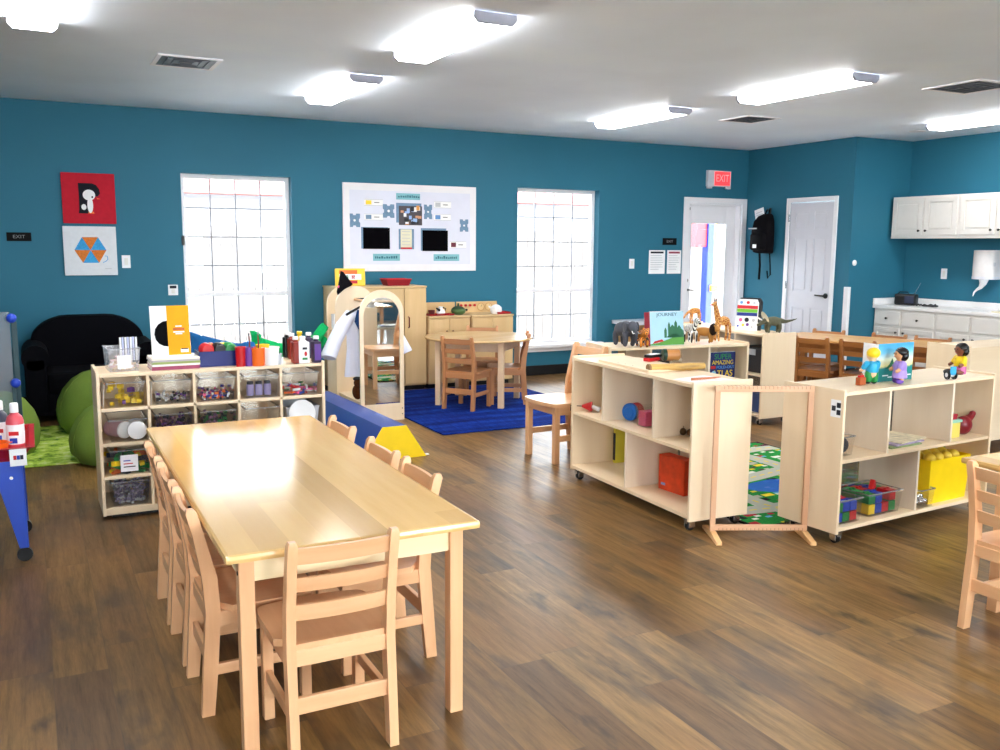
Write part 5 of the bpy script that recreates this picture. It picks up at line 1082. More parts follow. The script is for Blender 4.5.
# sea picture book (open, standing)
a = F(876.5, 382.5, zD); b = F(911.5, 379, zD); t = thing('picture_book', 'open standing picture book with a painted sea and small island', 'book', (a.x, a.y, zD), math.atan2(b.y - a.y, b.x - a.x)); bw = (b - a).length; bh = .205
N = NT('painted sea cover'); tc = N.new('ShaderNodeTexCoord'); sp = N.new('ShaderNodeSeparateXYZ'); N.link(tc.outputs['Generated'], sp.inputs[0]); ff = N.math('ADD', sp.outputs[2], N.math('MULTIPLY', N.math('SUBTRACT', N.noise(N.coord(), 14, 4), .5), .25))
N.link(N.ramp(ff, [(0, lin((24, 110, 112))), (.36, lin((30, 132, 130))), (.42, lin((226, 220, 150))), (.6, lin((214, 226, 210))), (.78, lin((110, 190, 222))), (1, lin((70, 160, 210)))]), N.b.inputs['Base Color']); N.setb(.4, .4)
G().box(0, bw, 0, .006, 0, bh, .001).obj('front_cover', N.m, t); G().box(0, bw, .006, .012, .003, bh - .003).obj('pages', PAPER, t, smooth=False)
G().box(-.004, .0, .0, .012, 0, bh).obj('spine', PAPER, t, smooth=False)
G().prism([(-.006, .012, 0), (-.006, .012, bh), (.004, .10, bh), (.004, .10, 0)], (.004, .003, 0)).obj('back_cover', PAPER, t, smooth=False)
G().prism([(bw * .22, -.0012, .07), (bw * .5, -.0012, .07), (bw * .46, -.0012, .09), (bw * .40, -.0012, .125), (bw * .34, -.0012, .095)], (0, .001, 0)).obj('island_print', FORE, t, smooth=False)
for x, z in ((.15, .03), (.6, .04), (.8, .025), (.3, .02)): G().box(bw * x, bw * (x + .16), -.001, 0, z, z + .006).obj('wave_print', PAPER, t, smooth=False)
# on the middle board of D
rD = rz_of(SD)
bin_('clear bin with a dark ball in the left upper cell of the right toy shelf', .13, .2, .10, on(SD, .115, .16, zDm), rD); o = G().ball((0, 0, .045), .045).obj('dark_ball', paint('charcoal ball', (40, 40, 48), .5)); o.location = on(SD, .125, .11, zDm + .006); tag(o, 'dark charcoal ball in the left clear bin on the right toy shelf', 'ball')
for k in range(3):
    o = G().box(-.13, .13, -.10, .10, 0, .008, .002).obj('puzzle_tray', [paint('puzzle green', (140, 160, 110), .4, .4, .4, 0, 25), paint('puzzle lilac', (176, 160, 196), .4, .4, .4, 0, 25), paint('puzzle cream', (220, 210, 180), .4, .4, .3, 0, 25)][k]); place(o, on(SD, .60 + .04 * k, .15 + .01 * k, zDm + .0085 * k), rD + .06 * k); tag(o, ['green picture puzzle tray lowest in the pile on the right toy shelf', 'lilac picture puzzle tray in the middle of the pile on the right toy shelf', 'cream picture puzzle tray topmost of the pile on the right toy shelf'][k], 'puzzle', 'puzzle trays on the right toy shelf')
t = thing('lidded_bin', 'small yellow bin with pale green lid in the right shelf upper cell', 'bin', on(SD, 1.035, .14, zDm), rD); G().box(-.06, .055, -.08, .08, 0, .088, .008).obj('tub', paint('straw yellow', (222, 206, 100)), t); G().box(-.066, .061, -.086, .086, .088, .104, .004).obj('lid', paint('mint lid', (150, 200, 180)), t)
o = thing('small_box', 'small dark red box on top of the yellow bin on the right toy shelf', 'box', on(SD, 1.035, .12, zDm + .1045), rD); G().box(-.035, .035, -.05, .05, 0, .028, .004).obj('box_body', paint('crimson box', (160, 24, 44)), o); G().box(-.036, .036, -.051, .051, .018, .030, .003).obj('lid', paint('crimson box', (160, 24, 44)), o)
t = thing('toy_teapot', 'dark red toy hen shaped jug in the right upper cell of the right toy shelf', 'toy jug', on(SD, 1.175, .10, zDm), rD); MAR = paint('maroon glaze', (120, 18, 30), .35)
G().ball((0, 0, .055), (.062, .045, .055)).cap((.03, 0, .08), (.082, 0, .105), .026, .018).ball((.085, 0, .115), (.022, .018, .018)).organic('jug_body', MAR, t, .006, 4); G().tube([(-.05, 0, .08), (-.085, 0, .085), (-.075, 0, .05)], .008, 8).obj('tail_handle', MAR, t)
t = thing('clip', 'small green clip standing beside the dark red jug', 'clip', on(SD, 1.255, .20, zDm), rD); G().cap((0, 0, .0125), (.004, 0, .05), .012, .006).obj('clip_body', GRN, t); G().box(-.012, .012, -.01, .01, 0, .006, .001).obj('clip_base', GRN, t)
# lower level of D
def blocks(loc, rz, w, d, h, nx, ny, nz, where, grp, seed):
    rnd = random.Random(seed); cols = [('red', RED), ('blue', BLUE), ('yellow', YEL), ('green', GRN)]
    protos = {}
    for k in range(nz):
        for j in range(ny):
            for i in range(nx):
                if rnd.random() < .12 * k: continue
                cn, m = cols[rnd.randrange(4)]; sx, sy, sz = w / nx * .46, d / ny * .46, h / nz * .92
                M = (Matrix.Translation(loc) @ Rz(rz)) @ Vector((-w / 2 + w / nx * (i + .5), -d / 2 + d / ny * (j + .5), k * h / nz))
                if cn not in protos:
                    r = thing('toy_block', cn + ' plastic building block in ' + where, 'toy block', M, rz, grp)
                    G().box(-sx, sx, -sy, sy, 0, sz, .002).obj('block_body', m, r)
                    for a in (-.5, .5): G().cyl((a * sx, 0, sz), (a * sx, 0, sz + .006), min(sx, sy) * .32, n=10).obj('stud', m, r)
                    protos[cn] = r
                else: dup(protos[cn], M, rz)
                
p = on(SD, .135, .115, zb_); bin_('clear bin of building blocks at the left end of the lower right shelf', .20, .17, .125, p, rD); blocks(p + Vector((0, 0, .006)), rD, .165, .135, .105, 3, 2, 2, 'the small left clear bin of the right shelf', 'blocks in the small left bin', 3)
p = on(SD, .44, .15, zb_); bin_('wide clear bin of building blocks left of the divider on the lower right shelf', .27, .22, .12, p, rD); blocks(p + Vector((0, 0, .006)), rD, .225, .18, .115, 4, 2, 2, 'the wide clear bin of the right shelf', 'blocks in the wide bin', 9)
o = thing('toy_block', 'red pointed roof block on top of the wide bin of blocks', 'toy block', p + Vector((.0, -.02, .123)), rD + .3); G().prism([(-.03, -.012, 0), (.03, -.012, 0), (.012, -.012, .045), (-.002, -.012, .05)], (0, .024, 0), .002).obj('roof_block', RED, o)
p = on(SD, .755, .085, zb_); bin_('small clear bin of silver balls right of the divider on the lower right shelf', .125, .15, .10, p, rD)
for k, (dx, dy, dz) in enumerate(((-.03, -.03, 0), (.005, -.03, 0), (.035, -.03, 0), (-.02, .01, 0), (.02, .01, 0), (-.01, -.02, .026), (.02, -.015, .026))):
    o = G().ball((0, 0, .018), .017).obj('silver_ball', CHROME); o.location = p + Vector((dx, dy, .006 + dz)); tag(o, 'shiny silver ball in the small clear bin on the lower right shelf', 'ball', 'silver balls in the small bin')
p = on(SD, .985, .165, zb_); t = thing('storage_tub', 'large bright yellow plastic tub under the middle board of the right shelf', 'tub', p, rD); YB = paint('canary plastic', (246, 208, 20), .35)
rr = lambda s, z: [Vector((a * .185 * s, b * .13 * s, z)) for a, b in ((-1, -1), (1, -1), (1, 1), (-1, 1))]
g = G().rings([rr(.92, 0), rr(1, .25), rr(.97, .25), rr(.89, .004)], cap=False); g.bm.faces.new([g.bm.verts.new(v_) for v_ in rr(.91, .003)]); g.obj('tub_body', YB, t, smooth=False); G().box(.05, .19, .03, .128, .252, .262, .003).obj('green_flap', GRN, t)
G().prism(rr(.885, .02), (0, 0, .20)).obj('filling', YB, t, smooth=False)
for k in range(12):
    i, j = k % 4, k // 4
    o = G().ball((0, 0, 0), .034).obj('yellow_ball', paint('ball yellow', (236, 204, 70), .45)); o.location = (Matrix.Translation(p) @ Rz(rD)) @ Vector((-.115 + .072 * i, -.075 + .072 * j, .243)); tag(o, 'yellow plastic ball heaped in the large yellow tub', 'ball', 'yellow balls in the tub')
# ------------------------------------------------------------------ kitchen corner
CABW = paint('cabinet white', (222, 219, 214), .35, .45, .02)
def raised(g_x, y0, y1, z0, z1, parent, name, knob=None, m=CABW):
    w = .05
    if z1 - z0 > .2:
        b = G().box(g_x - .006, g_x, y0, y1, z0, z1); a = g_x - .020
        b.box(a, g_x - .0065, y0, y0 + w, z0, z1, .002).box(a, g_x - .0065, y1 - w, y1, z0, z1, .002).box(a, g_x - .0065, y0 + w, y1 - w, z0, z0 + w, .002).box(a, g_x - .0065, y0 + w, y1 - w, z1 - w, z1, .002)
        b.box(g_x - .019, g_x - .0065, y0 + w + .018, y1 - w - .018, z0 + w + .018, z1 - w - .018, .010)
    else: b = G().box(g_x - .020, g_x, y0, y1, z0, z1, .006)
    o = b.obj(name, m, parent)
    if knob: G().lathe([(.006, 0), (.006, .012), (.013, .018), (.013, .024), (.006, .028)], n=14, M=Matrix.Translation((g_x - .020, knob[0], knob[1])) @ Matrix.Rotation(-pi / 2, 4, 'Y')).obj('knob', DKMET, o)
    return o
CF = 8.81; ys = [YA - .012, 7.076, 6.638, 6.215, 5.79, 5.37, 4.95]
names = ['first white base cabinet from the corner with one drawer and door', 'second white base cabinet from the corner with one drawer and door', 'third white base cabinet from the corner with a plain top panel', 'fourth white base cabinet under the sink at the right edge', 'fifth white base cabinet right of the sink, out at the edge', 'sixth white base cabinet farthest right along the counter']
for k in range(6):
    y1, y0 = ys[k], ys[k + 1]; t = thing('base_cabinet', names[k], 'cabinet', (0, 0, 0), 0, 'white base cabinets')
    t.location = (CF, y0, 0); 
    ch = [G().box(.0, XK - CF - .002, 0.001, y1 - y0 - .001, .10, .811).obj('carcass', CABW, t, smooth=False), G().box(.06, XK - CF - .002, 0.001, y1 - y0 - .001, 0, .10).obj('toe_kick', BLACKP, t, smooth=False)]
    W_ = y1 - y0; raised(0, .02, W_ - .02, .625, .785, t, 'drawer' if k < 2 else 'false_front', (W_ / 2, .705) if k < 2 else None)
    raised(0, .02, W_ - .02, .13, .595, t, 'door', ((.05 if k % 2 == 0 else W_ - .05), .55))
t = thing('countertop', 'white counter top with raised backsplash along the kitchen wall', 'countertop', (CF, 0, 0)); CT = paint('white laminate', (238, 236, 236), .3, .5, .02)
G().box(-.03, XK - CF - .002, 4.95, YA - .002, .812, .853, .008).obj('counter_slab', CT, t); G().box(XK - CF - .022, XK - CF - .002, 4.95, YA - .002, .853, .925, .004).obj('backsplash', CT, t); G().box(-.03, XK - CF - .022, YA - .022, YA - .002, .853, .925, .004).obj('side_splash', CT, t)
t = thing('kitchen_sink', 'cream edged sink set in the counter at the right edge', 'sink', (9.03, 5.75, .853)); g = G().rings([[Vector((a * .20, b * .26, z)) for a, b in ((-1, -1), (1, -1), (1, 1), (-1, 1))] for z in (0, .008)], cap=False); G().tube([(-.2, -.26, .006), (.2, -.26, .006), (.2, .26, .006), (-.2, .26, .006)], .009, 8, close=True).obj('sink_rim', paint('cream enamel', (232, 224, 196), .3), t); g.obj('sink_lip', paint('cream enamel', (232, 224, 196), .3), t)
t = thing('faucet', 'tall chrome faucet behind the sink', 'faucet', (9.22, 5.93, .853)); G().tube([(0, 0, 0), (0, 0, .20), (-.03, 0, .25), (-.08, 0, .25), (-.11, 0, .21)], [.014, .012, .011, .011, .010], 12).obj('spout', CHROME, t); G().lathe([(.03, 0), (.03, .01), (.018, .02)], n=20).obj('base_flange', CHROME, t); G().cap((.0, -.03, .05), (.0, -.075, .07), .007).obj('lever', CHROME, t)
q = Vector((9.12, 6.08, .854)); t = thing('soap_bottle', 'small blue soap bottle with a white pump by the faucet', 'bottle', q); G().lathe([(.026, 0), (.03, .005), (.03, .07), (.014, .09)], n=18).obj('bottle_body', paint('bright soap blue', (40, 100, 190), .25), t); G().tube([(0, 0, .088), (0, 0, .12), (-.03, 0, .122)], .006, 8).obj('pump', PAPER, t)
# black radio and cords on the counter
t = thing('radio', 'black portable radio with a silver antenna on the counter by the corner', 'radio', (9.03, 7.24, .8535), radians(20)); G().box(-.06, .06, -.14, .10, 0, .13, .025).obj('radio_body', BLACKP, t); G().box(-.064, -.058, -.12, -.02, .025, .105, .004).obj('speaker_grille', paint('navy grille', (36, 44, 70)), t); G().tube([(.0, -.10, .12), (.0, -.17, .26)], [.004, .002], 6).obj('antenna', CHROME, t); G().tube([(-.02, -.05, .132), (-.02, -.04, .150), (-.02, .05, .150), (-.02, .07, .13)], .006, 8).obj('carry_handle', BLACKP, t)
t = thing('cable', 'flat black tangled cable and pouch on the counter beside the radio', 'cable', (9.03, 6.96, .8535)); g = G(); g.tube([(.02 * sin(k * .9) + .05 * cos(k * .35), -.10 + .018 * k, .010 + .012 * (k % 2)) for k in range(13)], .009, 8); g.obj('cable', BLACKP, t); G().box(-.05, .04, -.14, .0, .0, .018, .006).obj('pouch', paint('charcoal pouch', (40, 42, 46)), t)
# upper cabinets
UF = 8.965; yu = [7.43, 7.005, 6.565, 6.13, 5.69, 5.25]
for k in range(2):
    a, b = (yu[0], yu[2]) if k == 0 else (yu[2], yu[4])
    t = thing('wall_cabinet', ['white two door wall cabinet nearest the corner', 'white two door wall cabinet second from the corner, at the right edge'][k], 'cabinet', (UF, b, 0), 0, 'white wall cabinets'); W_ = a - b
    G().box(0, XK - UF - .002, .001, W_ - .001, 1.63, 2.085).obj('carcass', CABW, t, smooth=False); G().box(-.006, XK - UF - .002, .001, W_ - .001, 1.615, 1.632, .002).obj('light_rail', CABW, t, smooth=False)
    raised(0, W_ / 2 + .012, W_ - .022, 1.655, 2.065, t, 'door', (W_ / 2 + .045, 1.70)); raised(0, .022, W_ / 2 - .012, 1.655, 2.065, t, 'door', (W_ / 2 - .045, 1.70))
# paper towel dispenser
t = thing('paper_towel_dispenser', 'white rounded paper towel dispenser on the kitchen wall', 'towel dispenser', (XK, 6.375, 1.19)); g = G(); prof = [(-.001, -.165), (-.17, -.165)] ; n = 14
pts = [(0, -.128)] + [(-.10 - .09 * sin(a), -.128 * cos(a)) for a in [pi * k / n for k in range(n + 1)]] + [(0, .128)]
G().prism([(x - .001, y, 0) for x, y in pts], (0, 0, .30), .02).obj('cover', paint('dispenser white', (226, 222, 222), .25), t); G().prism([(x * 1.01 - .001, y * 1.01, -.012) for x, y in pts], (0, 0, .03), .004).obj('bottom_band', WHITE, t)
G().tube([(-.10, 0, -.01), (-.10, .005, -.06), (-.10, .03, -.10), (-.10, .07, -.125), (-.10, .10, -.155), (-.10, .115, -.20)], [.05, .035, .022, .014, .010, .004], 8).obj('paper_tail', PAPER, t)
G().box(-.14, -.12, -.136, -.124, .13, .17, .003).obj('lock', GREY, t)
# wall plates
def plate(name, label, pos, axis, w=.075, h=.118, kind='switch'):
    t = thing(name, label, 'light switch' if kind == 'switch' else kind, pos, 0 if axis == 'y' else -pi / 2)
    G().box(-w / 2, w / 2, -.006, 0, -h / 2, h / 2, .003).obj('plate', TRIMW, t); G().box(-.016, .016, -.010, -.005, -.033, .033, .003).obj('rocker', paint('switch ivory', (228, 226, 222)), t); return t
plate('light_switch', 'white light switch right of the two square pictures', (.83, D, 1.33), 'y'); plate('light_switch', 'white light switch between second window and notices', (6.565, D, 1.295), 'y')
plate('outlet_plate', 'white wall plate on the kitchen wall left of the towel dispenser', (XK, 6.935, 1.22), 'x')
t = plate('alarm_keypad', 'small white alarm keypad on the wall left of the first window', (1.235, D, 1.06), 'y', .09, .10, 'keypad'); G().box(-.03, .03, -.012, -.006, .015, .042, .002).obj('display', INK, t)
t = thing('wall_bumper', 'tiny white round bumper on the wall beside the corner guard', 'door bumper', (8.44, YA, 1.335)); G().lathe([(.028, 0), (.028, .008), (.018, .016), (.0, .018)], n=20, M=Matrix.Rotation(pi / 2, 4, 'X')).obj('bumper', PAPER, t); G().lathe([(.034, 0), (.034, .003)], n=20, M=Matrix.Rotation(pi / 2, 4, 'X')).obj('base_ring', PAPER, t)
t = thing('window_sensor', 'tiny dark alarm contact on the left side of the first window', 'sensor', (1.345, D - .0, 1.53)); G().box(-.012, .012, -.018, 0, -.045, .045, .003).obj('sensor_body', BLACKP, t); G().box(-.006, .006, -.020, -.017, -.02, .0, .001).obj('indicator', DKMET, t)
# black EXIT plaques
for x0, x1, z0, z1, lb in ((-.14, .055, 1.512, 1.588, 'black EXIT plaque at the far left of the back wall'), (7.02, 7.235, 1.525, 1.61, 'black EXIT plaque above the two paper notices')):
    t = thing('exit_plaque', lb, 'sign', ((x0 + x1) / 2, D, (z0 + z1) / 2), 0, 'black exit plaques'); G().box(-(x1 - x0) / 2, (x1 - x0) / 2, -.008, 0, -(z1 - z0) / 2, (z1 - z0) / 2, .003).obj('plaque_body', paint('plaque black', (8, 8, 11), .7, .15), t); text('EXIT', .042, paint('dim lettering', (130, 132, 138)), t, (0, -.0085, .0), sx=1.15)
# two notices
for k, (x0, x1) in enumerate(((6.82, 7.065), (7.10, 7.315))):
    t = thing('paper_notice', ['left printed paper notice beside the exit door', 'right printed paper notice beside the exit door'][k], 'notice', ((x0 + x1) / 2, D, 1.315), 0, 'paper notices'); w = (x1 - x0) / 2; G().box(-w, w, -.003, 0, -.145, .145).obj('sheet', PAPER, t, smooth=False)
    G().box(-w * .8, w * .8, -.004, -.003, .105, .128).obj('heading', INK if k == 0 else paint('maroon ink', (150, 60, 80)), t, smooth=False)
    for j in range(7): G().box(-w * .8, w * random.uniform(.2, .8), -.0038, -.003, .075 - .028 * j, .082 - .028 * j).obj('text_line', GREY, t, smooth=False)
# lit exit sign
t = thing('exit_sign', 'lit red and white EXIT sign above the glazed door', 'sign', (7.85, D, 2.36)); G().box(-.185, .185, -.05, 0, -.10, .10, .006).obj('housing', WHITE, t)
G().box(-.085, .165, -.0525, -.05, -.085, .085).obj('lit_face', glow('lit red face', (255, 60, 66), .9), t, smooth=False); text('EXIT', .13, paint('exit lettering', (255, 214, 214)), t, (.04, -.0535, 0), sx=.80)
for x in (-.15, .15): G().box(x - .03, x + .03, -.055, -.01, -.125, -.10, .004).obj('lamp_head', WHITE, t)
# canvases
t = thing('penguin_canvas', 'red square canvas with a black letter P penguin', 'picture', (.54, D, 1.90)); G().box(-.222, .222, -.028, 0, -.225, .225, .003).obj('canvas', paint('crimson canvas', (186, 24, 44), .7, .2, .06, 0, 30), t)
PB = paint('canvas black', (16, 18, 30), .7, .2); y = -.0285
g = G(); pts = [(-.085, -.135), (-.005, -.135), (-.005, -.04), (.03, -.03)] + [(.03 + .072 * sin(a), .065 - .07 * cos(a)) for a in [pi * k / 10 for k in range(1, 10)]] + [(.03, .135), (-.085, .135), (-.088, 0)]
pts = [(-.090, -.135), (-.01, -.135), (-.01, .01), (.075, .02), (.095, .045), (.09, .085), (.065, .12), (.03, .135), (-.085, .135), (-.082, 0), (-.084, -.1)]
G().prism([(x, y, z) for x, z in pts], (0, -.001, 0)).obj('letter_p', PB, t, smooth=False)
def disc(cx, cz, rx, rz_, yy): return G().lathe([(0, 0), (1, 0), (1, .001)], n=26, M=Matrix.Translation((cx, yy, cz)) @ Matrix.Rotation(pi / 2, 4, 'X') @ Matrix.Diagonal((rx, rz_, 1, 1)))
disc(.002, .03, .052, .048, y - .001).obj('head_patch', PAPER, t, smooth=False); disc(.008, -.06, .024, .07, y - .0012).obj('belly_patch', PAPER, t, smooth=False); disc(-.045, -.078, .021, .026, y - .0012).obj('wing_patch', PAPER, t, smooth=False); disc(.028, .012, .007, .010, y - .0024).obj('eye', PB, t, smooth=False)
G().prism([(.062, y - .001, .008), (.098, y - .001, -.003), (.068, y - .001, -.006)], (0, -.001, 0)).obj('beak', ORG, t, smooth=False); G().prism([(-.012, y - .001, -.135), (.04, y - .001, -.135), (.034, y - .001, -.118), (-.006, y - .001, -.118)], (0, -.001, 0)).obj('feet', ORG, t, smooth=False)
t = thing('umbrella_canvas', 'white square canvas with an orange and blue umbrella hexagon', 'picture', (.53, D, 1.428)); G().box(-.222, .222, -.028, 0, -.222, .222, .003).obj('canvas', paint('white canvas', (220, 222, 228), .7, .2, .03, 0, 30), t)
UO = paint('umbrella orange', (214, 120, 50), .7, .2, .15, 0, 60); UB = paint('umbrella blue', (60, 156, 214), .7, .2, .15, 0, 60)
for k in range(6):
    a0, a1 = pi / 3 * k, pi / 3 * (k + 1); R_ = .134; G().prism([(.0, y, .008), (R_ * cos(a0), y, .008 + R_ * sin(a0)), (R_ * cos(a1), y, .008 + R_ * sin(a1))], (0, -.001, 0)).obj('wedge', UO if k % 2 else UB, t, smooth=False)
G().tube([(.10, y, -.105), (.125, y, -.095), (.142, y, -.075), (.138, y, -.048), (.118, y, -.045)], .0035, 6).obj('handle_ring', UB, t); G().box(.115, .17, y - .001, y, -.165, -.158).obj('signature', GREY, t, smooth=False)
# ------------------------------------------------------------------ bulletin board
bx0, bx1, bz0, bz1 = 2.925, 4.445, 1.225, 2.135
t = thing('bulletin_board', 'white framed bulletin board between the two windows', 'bulletin board', ((bx0 + bx1) / 2, D - .001, (bz0 + bz1) / 2)); w, h = (bx1 - bx0) / 2, (bz1 - bz0) / 2
G().box(-w + .06, w - .06, -.010, 0, -h + .06, h - .06).obj('panel', paint('board white', (224, 226, 240), .5, .3, .02), t, smooth=False)
BBF = paint('border white', (236, 234, 238), .5, .3, .02)
frame(G(), -w, w, -h, h, -.014, 0, .072).obj('border', BBF, t, smooth=False)
def bp(px, pz): # crop position (1000x700 view of 335..485, 175..280) -> board coordinates
    q = AY(335 + px / 6.667, 175 + pz / 6.667, D - .011); return q.x, q.z
SLATE = paint('slate blue card', (112, 142, 172), .6, .2, .12, 0, 40); TEALC = paint('teal paper strip', (128, 186, 196), .6, .2)
def card(name, label, r, m, cat, group=None, rz=0, thick=.002):
    x0, z1 = bp(r[0], r[1]); x1, z0 = bp(r[2], r[3]); t = thing(name, label, cat, ((x0 + x1) / 2, D - .0105, (z0 + z1) / 2), 0, group); w = (x1 - x0) / 2; h = (z1 - z0) / 2
    G().box(-w, w, -thick, 0, -h, h).obj('sheet', m, t, smooth=False); return t, w, h
for r, off, lb in (((186, 350, 366, 494), (-.02, .006), 'black sheet at the lower left of the bulletin board'), ((582, 368, 752, 508), (-.018, .022), 'black sheet at the lower right of the bulletin board')):
    t, w, h = card('chalk_sheet', lb, r, paint('black sugar paper', (5, 4, 7), .9, .05), 'sheet', 'black sheets', thick=.004); G().box(-w + off[0], w - .018, -.0018, 0, -h + .004, h + off[1]).obj('mat_sheet', SLATE, t, smooth=False)
t, w, h = card('photo_print', 'colour photo print at the top middle of the bulletin board', (425, 205, 580, 336), paint('photo mixed', (70, 62, 68), .3, .4, .2), 'photo', thick=.004)
G().box(-w - .03, w - .006, -.0018, 0, -h + .025, h + .03).obj('mat_sheet', SLATE, t, smooth=False); random.seed(3)
for k in range(22):
    x = random.uniform(-w, w * .7); z = random.uniform(-h, h * .6); G().box(x, x + random.uniform(.02, .05), -.0048 - .0002 * k, -.004, z, z + random.uniform(.02, .05)).obj('photo_patch', [PAPER, paint('photo sky', (150, 180, 226)), BLACKP, paint('photo skin', (206, 150, 116)), paint('photo sky', (150, 180, 226)), INK, paint('photo amber', (220, 150, 70))][k % 7], t, smooth=False)
t, w, h = card('printed_sheet', 'cream printed sheet on a slate card at the middle of the bulletin board', (437, 362, 512, 494), paint('cream sheet', (226, 222, 196), .6, .2), 'sheet', thick=.004)
G().box(-w - .022, w + .026, -.0018, 0, -h - .002, h + .004).obj('mat_sheet', SLATE, t, smooth=False); G().box(-w, w, -.0046, -.004, -h, -h + .018).obj('red_foot', RED, t, smooth=False)
for k in range(5): G().box(-w * .8, w * .7, -.0045, -.004, h * .75 - k * .035, h * .75 - k * .035 + .006).obj('text_line', GREY, t, smooth=False)
def jig(cx, cz, wpx, hpx, lb):
    x, z = bp(cx, cz); k = bp(cx + wpx / 2, cz)[0] - x; kh = z - bp(cx, cz + hpx / 2)[1]; t = thing('puzzle_cutout', lb, 'cutout', (x, D - .0105, z), 0, 'slate jigsaw cutouts'); a, b = k, kh
    pts = [(-a, b), (-a * .34, b), (-a * .2, b * .76), (a * .2, b * .76), (a * .34, b), (a, b), (a, b * .34), (a * .8, b * .2), (a * .8, -b * .2), (a, -b * .34), (a, -b), (a * .34, -b), (a * .2, -b * .76), (-a * .2, -b * .76), (-a * .34, -b), (-a, -b), (-a, -b * .34), (-a * .8, -b * .2), (-a * .8, b * .2), (-a, b * .34)]
    o = G().prism([(p_[0], 0, p_[1]) for p_ in pts], (0, -.003, 0)).obj('card_shape', SLATE, t, smooth=False); G().lathe([(0, 0), (a * .22, 0), (a * .22, .001)], n=12, M=Matrix.Translation((0, -.003, 0)) @ Matrix.Rotation(pi / 2, 4, 'X')).obj('centre_dot', PAPER, t, smooth=False)
jig(130, 302, 74, 90, 'slate jigsaw cutout at the far left of the bulletin board'); jig(357, 240, 76, 90, 'slate jigsaw cutout left of the photo print'); jig(620, 246, 54, 96, 'slate jigsaw cutout right of the photo print'); jig(860, 337, 56, 82, 'slate jigsaw cutout at the far right of the bulletin board')
for r, lb in (((407, 120, 567, 168), 'teal title strip above the photo on the bulletin board'), ((253, 525, 433, 572), 'teal title strip at the bottom left of the bulletin board'), ((657, 528, 828, 573), 'teal title strip at the bottom right of the bulletin board')):
    t, w, h = card('title_strip', lb, r, TEALC, 'paper strip', 'teal title strips'); x = -w * .85; random.seed(len(lb))
    while x < w * .8:
        q = random.uniform(.012, .022); G().box(x, x + q, -.003, -.002, -h * .35, h * random.uniform(.0, .5)).obj('letter_mark', paint('teal ink', (50, 110, 124)), t, smooth=False); x += q + .007
for r, m, lb in (((195, 163, 320, 203), YEL, 'name card with a yellow picture at the upper left of the board'), ((195, 260, 320, 300), SLATE, 'name card with a grey picture below the yellow one'), ((660, 178, 774, 220), GREY, 'name card with a pale picture at the upper right of the board'), ((660, 262, 772, 302), paint('card blue', (90, 140, 200)), 'name card with a blue picture at the right of the board'), ((765, 445, 874, 486), paint('card maroon', (110, 40, 56)), 'name card with a dark picture right of the black sheet')):
    t, w, h = card('name_card', lb, r, PAPER, 'card', 'name cards on the board'); G().box(-w, w, -.0012, 0, -h - .004, h + .004).obj('edge_sheet', GREY, t, smooth=False); G().box(-w * .85, -w * .25, -.003, -.002, -h * .75, h * .75).obj('picture_patch', m, t, smooth=False); G().box(w * .05, w * .6, -.003, -.002, -h * .12, h * .12).obj('name_line', INK, t, smooth=False)
# ------------------------------------------------------------------ backpack on the right wall
t = thing('backpack', 'black backpack hanging on the wall between the exit and white doors', 'backpack', (XD - .002, 8.77, 1.68)); t.scale = (1.1, 1.1, 1.12); BP = fabric('black nylon', (13, 12, 16), .2); 
g = G(); rs = []
for z, w, d in ((-.225, .10, .05), (-.21, .135, .08), (-.12, .152, .095), (.02, .150, .095), (.13, .135, .085), (.19, .10, .06), (.215, .05, .035)):
    rs.append([Vector((-d - d * .92 * cos(a) * (1 if cos(a) > -.2 else .9), w * (abs(sin(a)) ** .6) * (1 if sin(a) >= 0 else -1), z)) for a in [2 * pi * k / 24 for k in range(24)]])
g.rings(rs).obj('pack_body', BP, t)
g = G(); rs = []
for z, w, d in ((-.19, .10, .02), (-.17, .125, .04), (-.02, .12, .04), (.0, .10, .02)): rs.append([Vector((-.165 - d * cos(a), w * sin(a), z)) for a in [2 * pi * k / 20 for k in range(20)]])
g.rings(rs).obj('front_pocket', BP, t)
G().box(-.198, -.19, .0, .13, .045, .058, .002).obj('zipper', GREY, t); G().box(-.212, -.206, -.02, .035, -.165, -.125, .001).obj('white_patch', PAPER, t)
G().tube([(-.05, -.03, .20), (-.03, -.02, .26), (-.03, .02, .26), (-.05, .03, .20)], .008, 8).obj('top_loop', BP, t)
G().tube([(-.05, .09, -.2), (-.04, .085, -.36), (-.05, .08, -.52)], .013, 6).obj('strap', BP, t); G().tube([(-.05, -.07, -.2), (-.04, -.08, -.36), (-.06, -.11, -.46), (-.05, -.06, -.50), (-.045, -.04, -.42)], .008, 6).obj('strap', BP, t)
t = thing('wall_hook', 'small dark coat hook holding the black backpack', 'hook', (XD, 8.77, 1.955)); G().box(-.006, 0, -.02, .02, -.04, .04, .002).obj('hook_plate', DKMET, t); G().tube([(-.006, 0, .01), (-.045, 0, -.0), (-.05, 0, .03)], .006, 8).obj('hook_arm', DKMET, t)
t = thing('paper_form', 'white printed paper tucked behind the top of the black backpack', 'paper', (XD - .03, 8.92, 1.87)); M = Matrix.Rotation(radians(-14), 4, 'X'); G().box(-.002, 0, -.09, .075, -.13, .12, 0, M).obj('sheet', PAPER, t, smooth=False)
for j in range(4): G().box(-.003, -.002, -.06, .05, .07 - .03 * j, .078 - .03 * j, 0, M).obj('text_line', GREY, t, smooth=False)
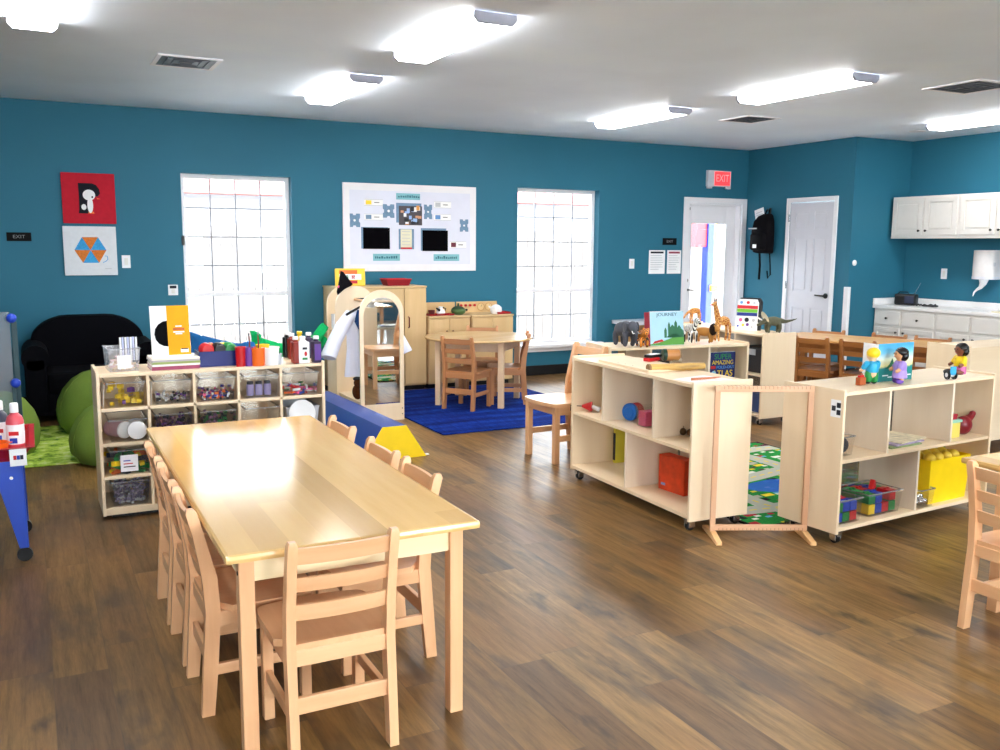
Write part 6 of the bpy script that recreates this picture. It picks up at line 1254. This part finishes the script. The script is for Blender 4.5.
# white bench against the back wall
t = thing('white_bench', 'narrow white topped bench against the back wall behind the animal shelf', 'bench', (6.28, 8.83, 0)); G().box(0, 1.0, 0, .35, .575, .62, .004).obj('bench_top', WHITE, t); 
for x in (.08, .86): G().box(x, x + .04, .03, .32, 0, .575, .004).obj('leg', wood('tan bench leg', (200, 160, 110), (180, 140, 92), 'z'), t)
G().box(.12, .86, .28, .30, .40, .575, .002).obj('brace_board', wood('tan bench leg x', (200, 160, 110), (180, 140, 92), 'x'), t)
# ------------------------------------------------------------------ light
W_ = bpy.data.worlds.new('daylight'); S.world = W_; W_.use_nodes = True; nt = W_.node_tree; bg = nt.nodes['Background']; bg.inputs[0].default_value = (.92, .965, 1.0, 1)
_tc = nt.nodes.new('ShaderNodeTexCoord'); _sp = nt.nodes.new('ShaderNodeSeparateXYZ'); _mr = nt.nodes.new('ShaderNodeMapRange'); nt.links.new(_tc.outputs['Generated'], _sp.inputs[0]); nt.links.new(_sp.outputs[1], _mr.inputs[0])
_mr.inputs[1].default_value = .6; _mr.inputs[2].default_value = -.6; _mr.inputs[3].default_value = 12.0; _mr.inputs[4].default_value = 20.0; nt.links.new(_mr.outputs[0], bg.inputs[1])   # brighter sky on the sunny side
sn = bpy.data.lights.new('sun', 'SUN'); sn.energy = 6.0; sn.angle = radians(1); so = bpy.data.objects.new('sun', sn); COL.objects.link(so); so.rotation_euler = (radians(38), radians(8), radians(18))
for W in (W1, W2, (7.54, 8.10, .26, 1.8)) + FILLWIN:
    a = bpy.data.lights.new('window_daylight', 'AREA'); a.shape = 'RECTANGLE'; a.size = W[1] - W[0]; a.size_y = W[3] - W[2]; a.cycles.is_portal = True
    o = bpy.data.objects.new('window_daylight', a); COL.objects.link(o); back = W not in FILLWIN; o.location = ((W[0] + W[1]) / 2, D + .17 if back else YF - .16, (W[2] + W[3]) / 2); o.rotation_euler = (-pi / 2 if back else pi / 2, 0, 0)
S.view_settings.view_transform = 'Standard'; S.view_settings.look = 'None'; S.view_settings.gamma = 1; S.view_settings.use_curve_mapping = False; S.view_settings.exposure = 0.47
S.cycles.transparent_max_bounces = 48; S.cycles.max_bounces = 16; S.cycles.diffuse_bounces = 6
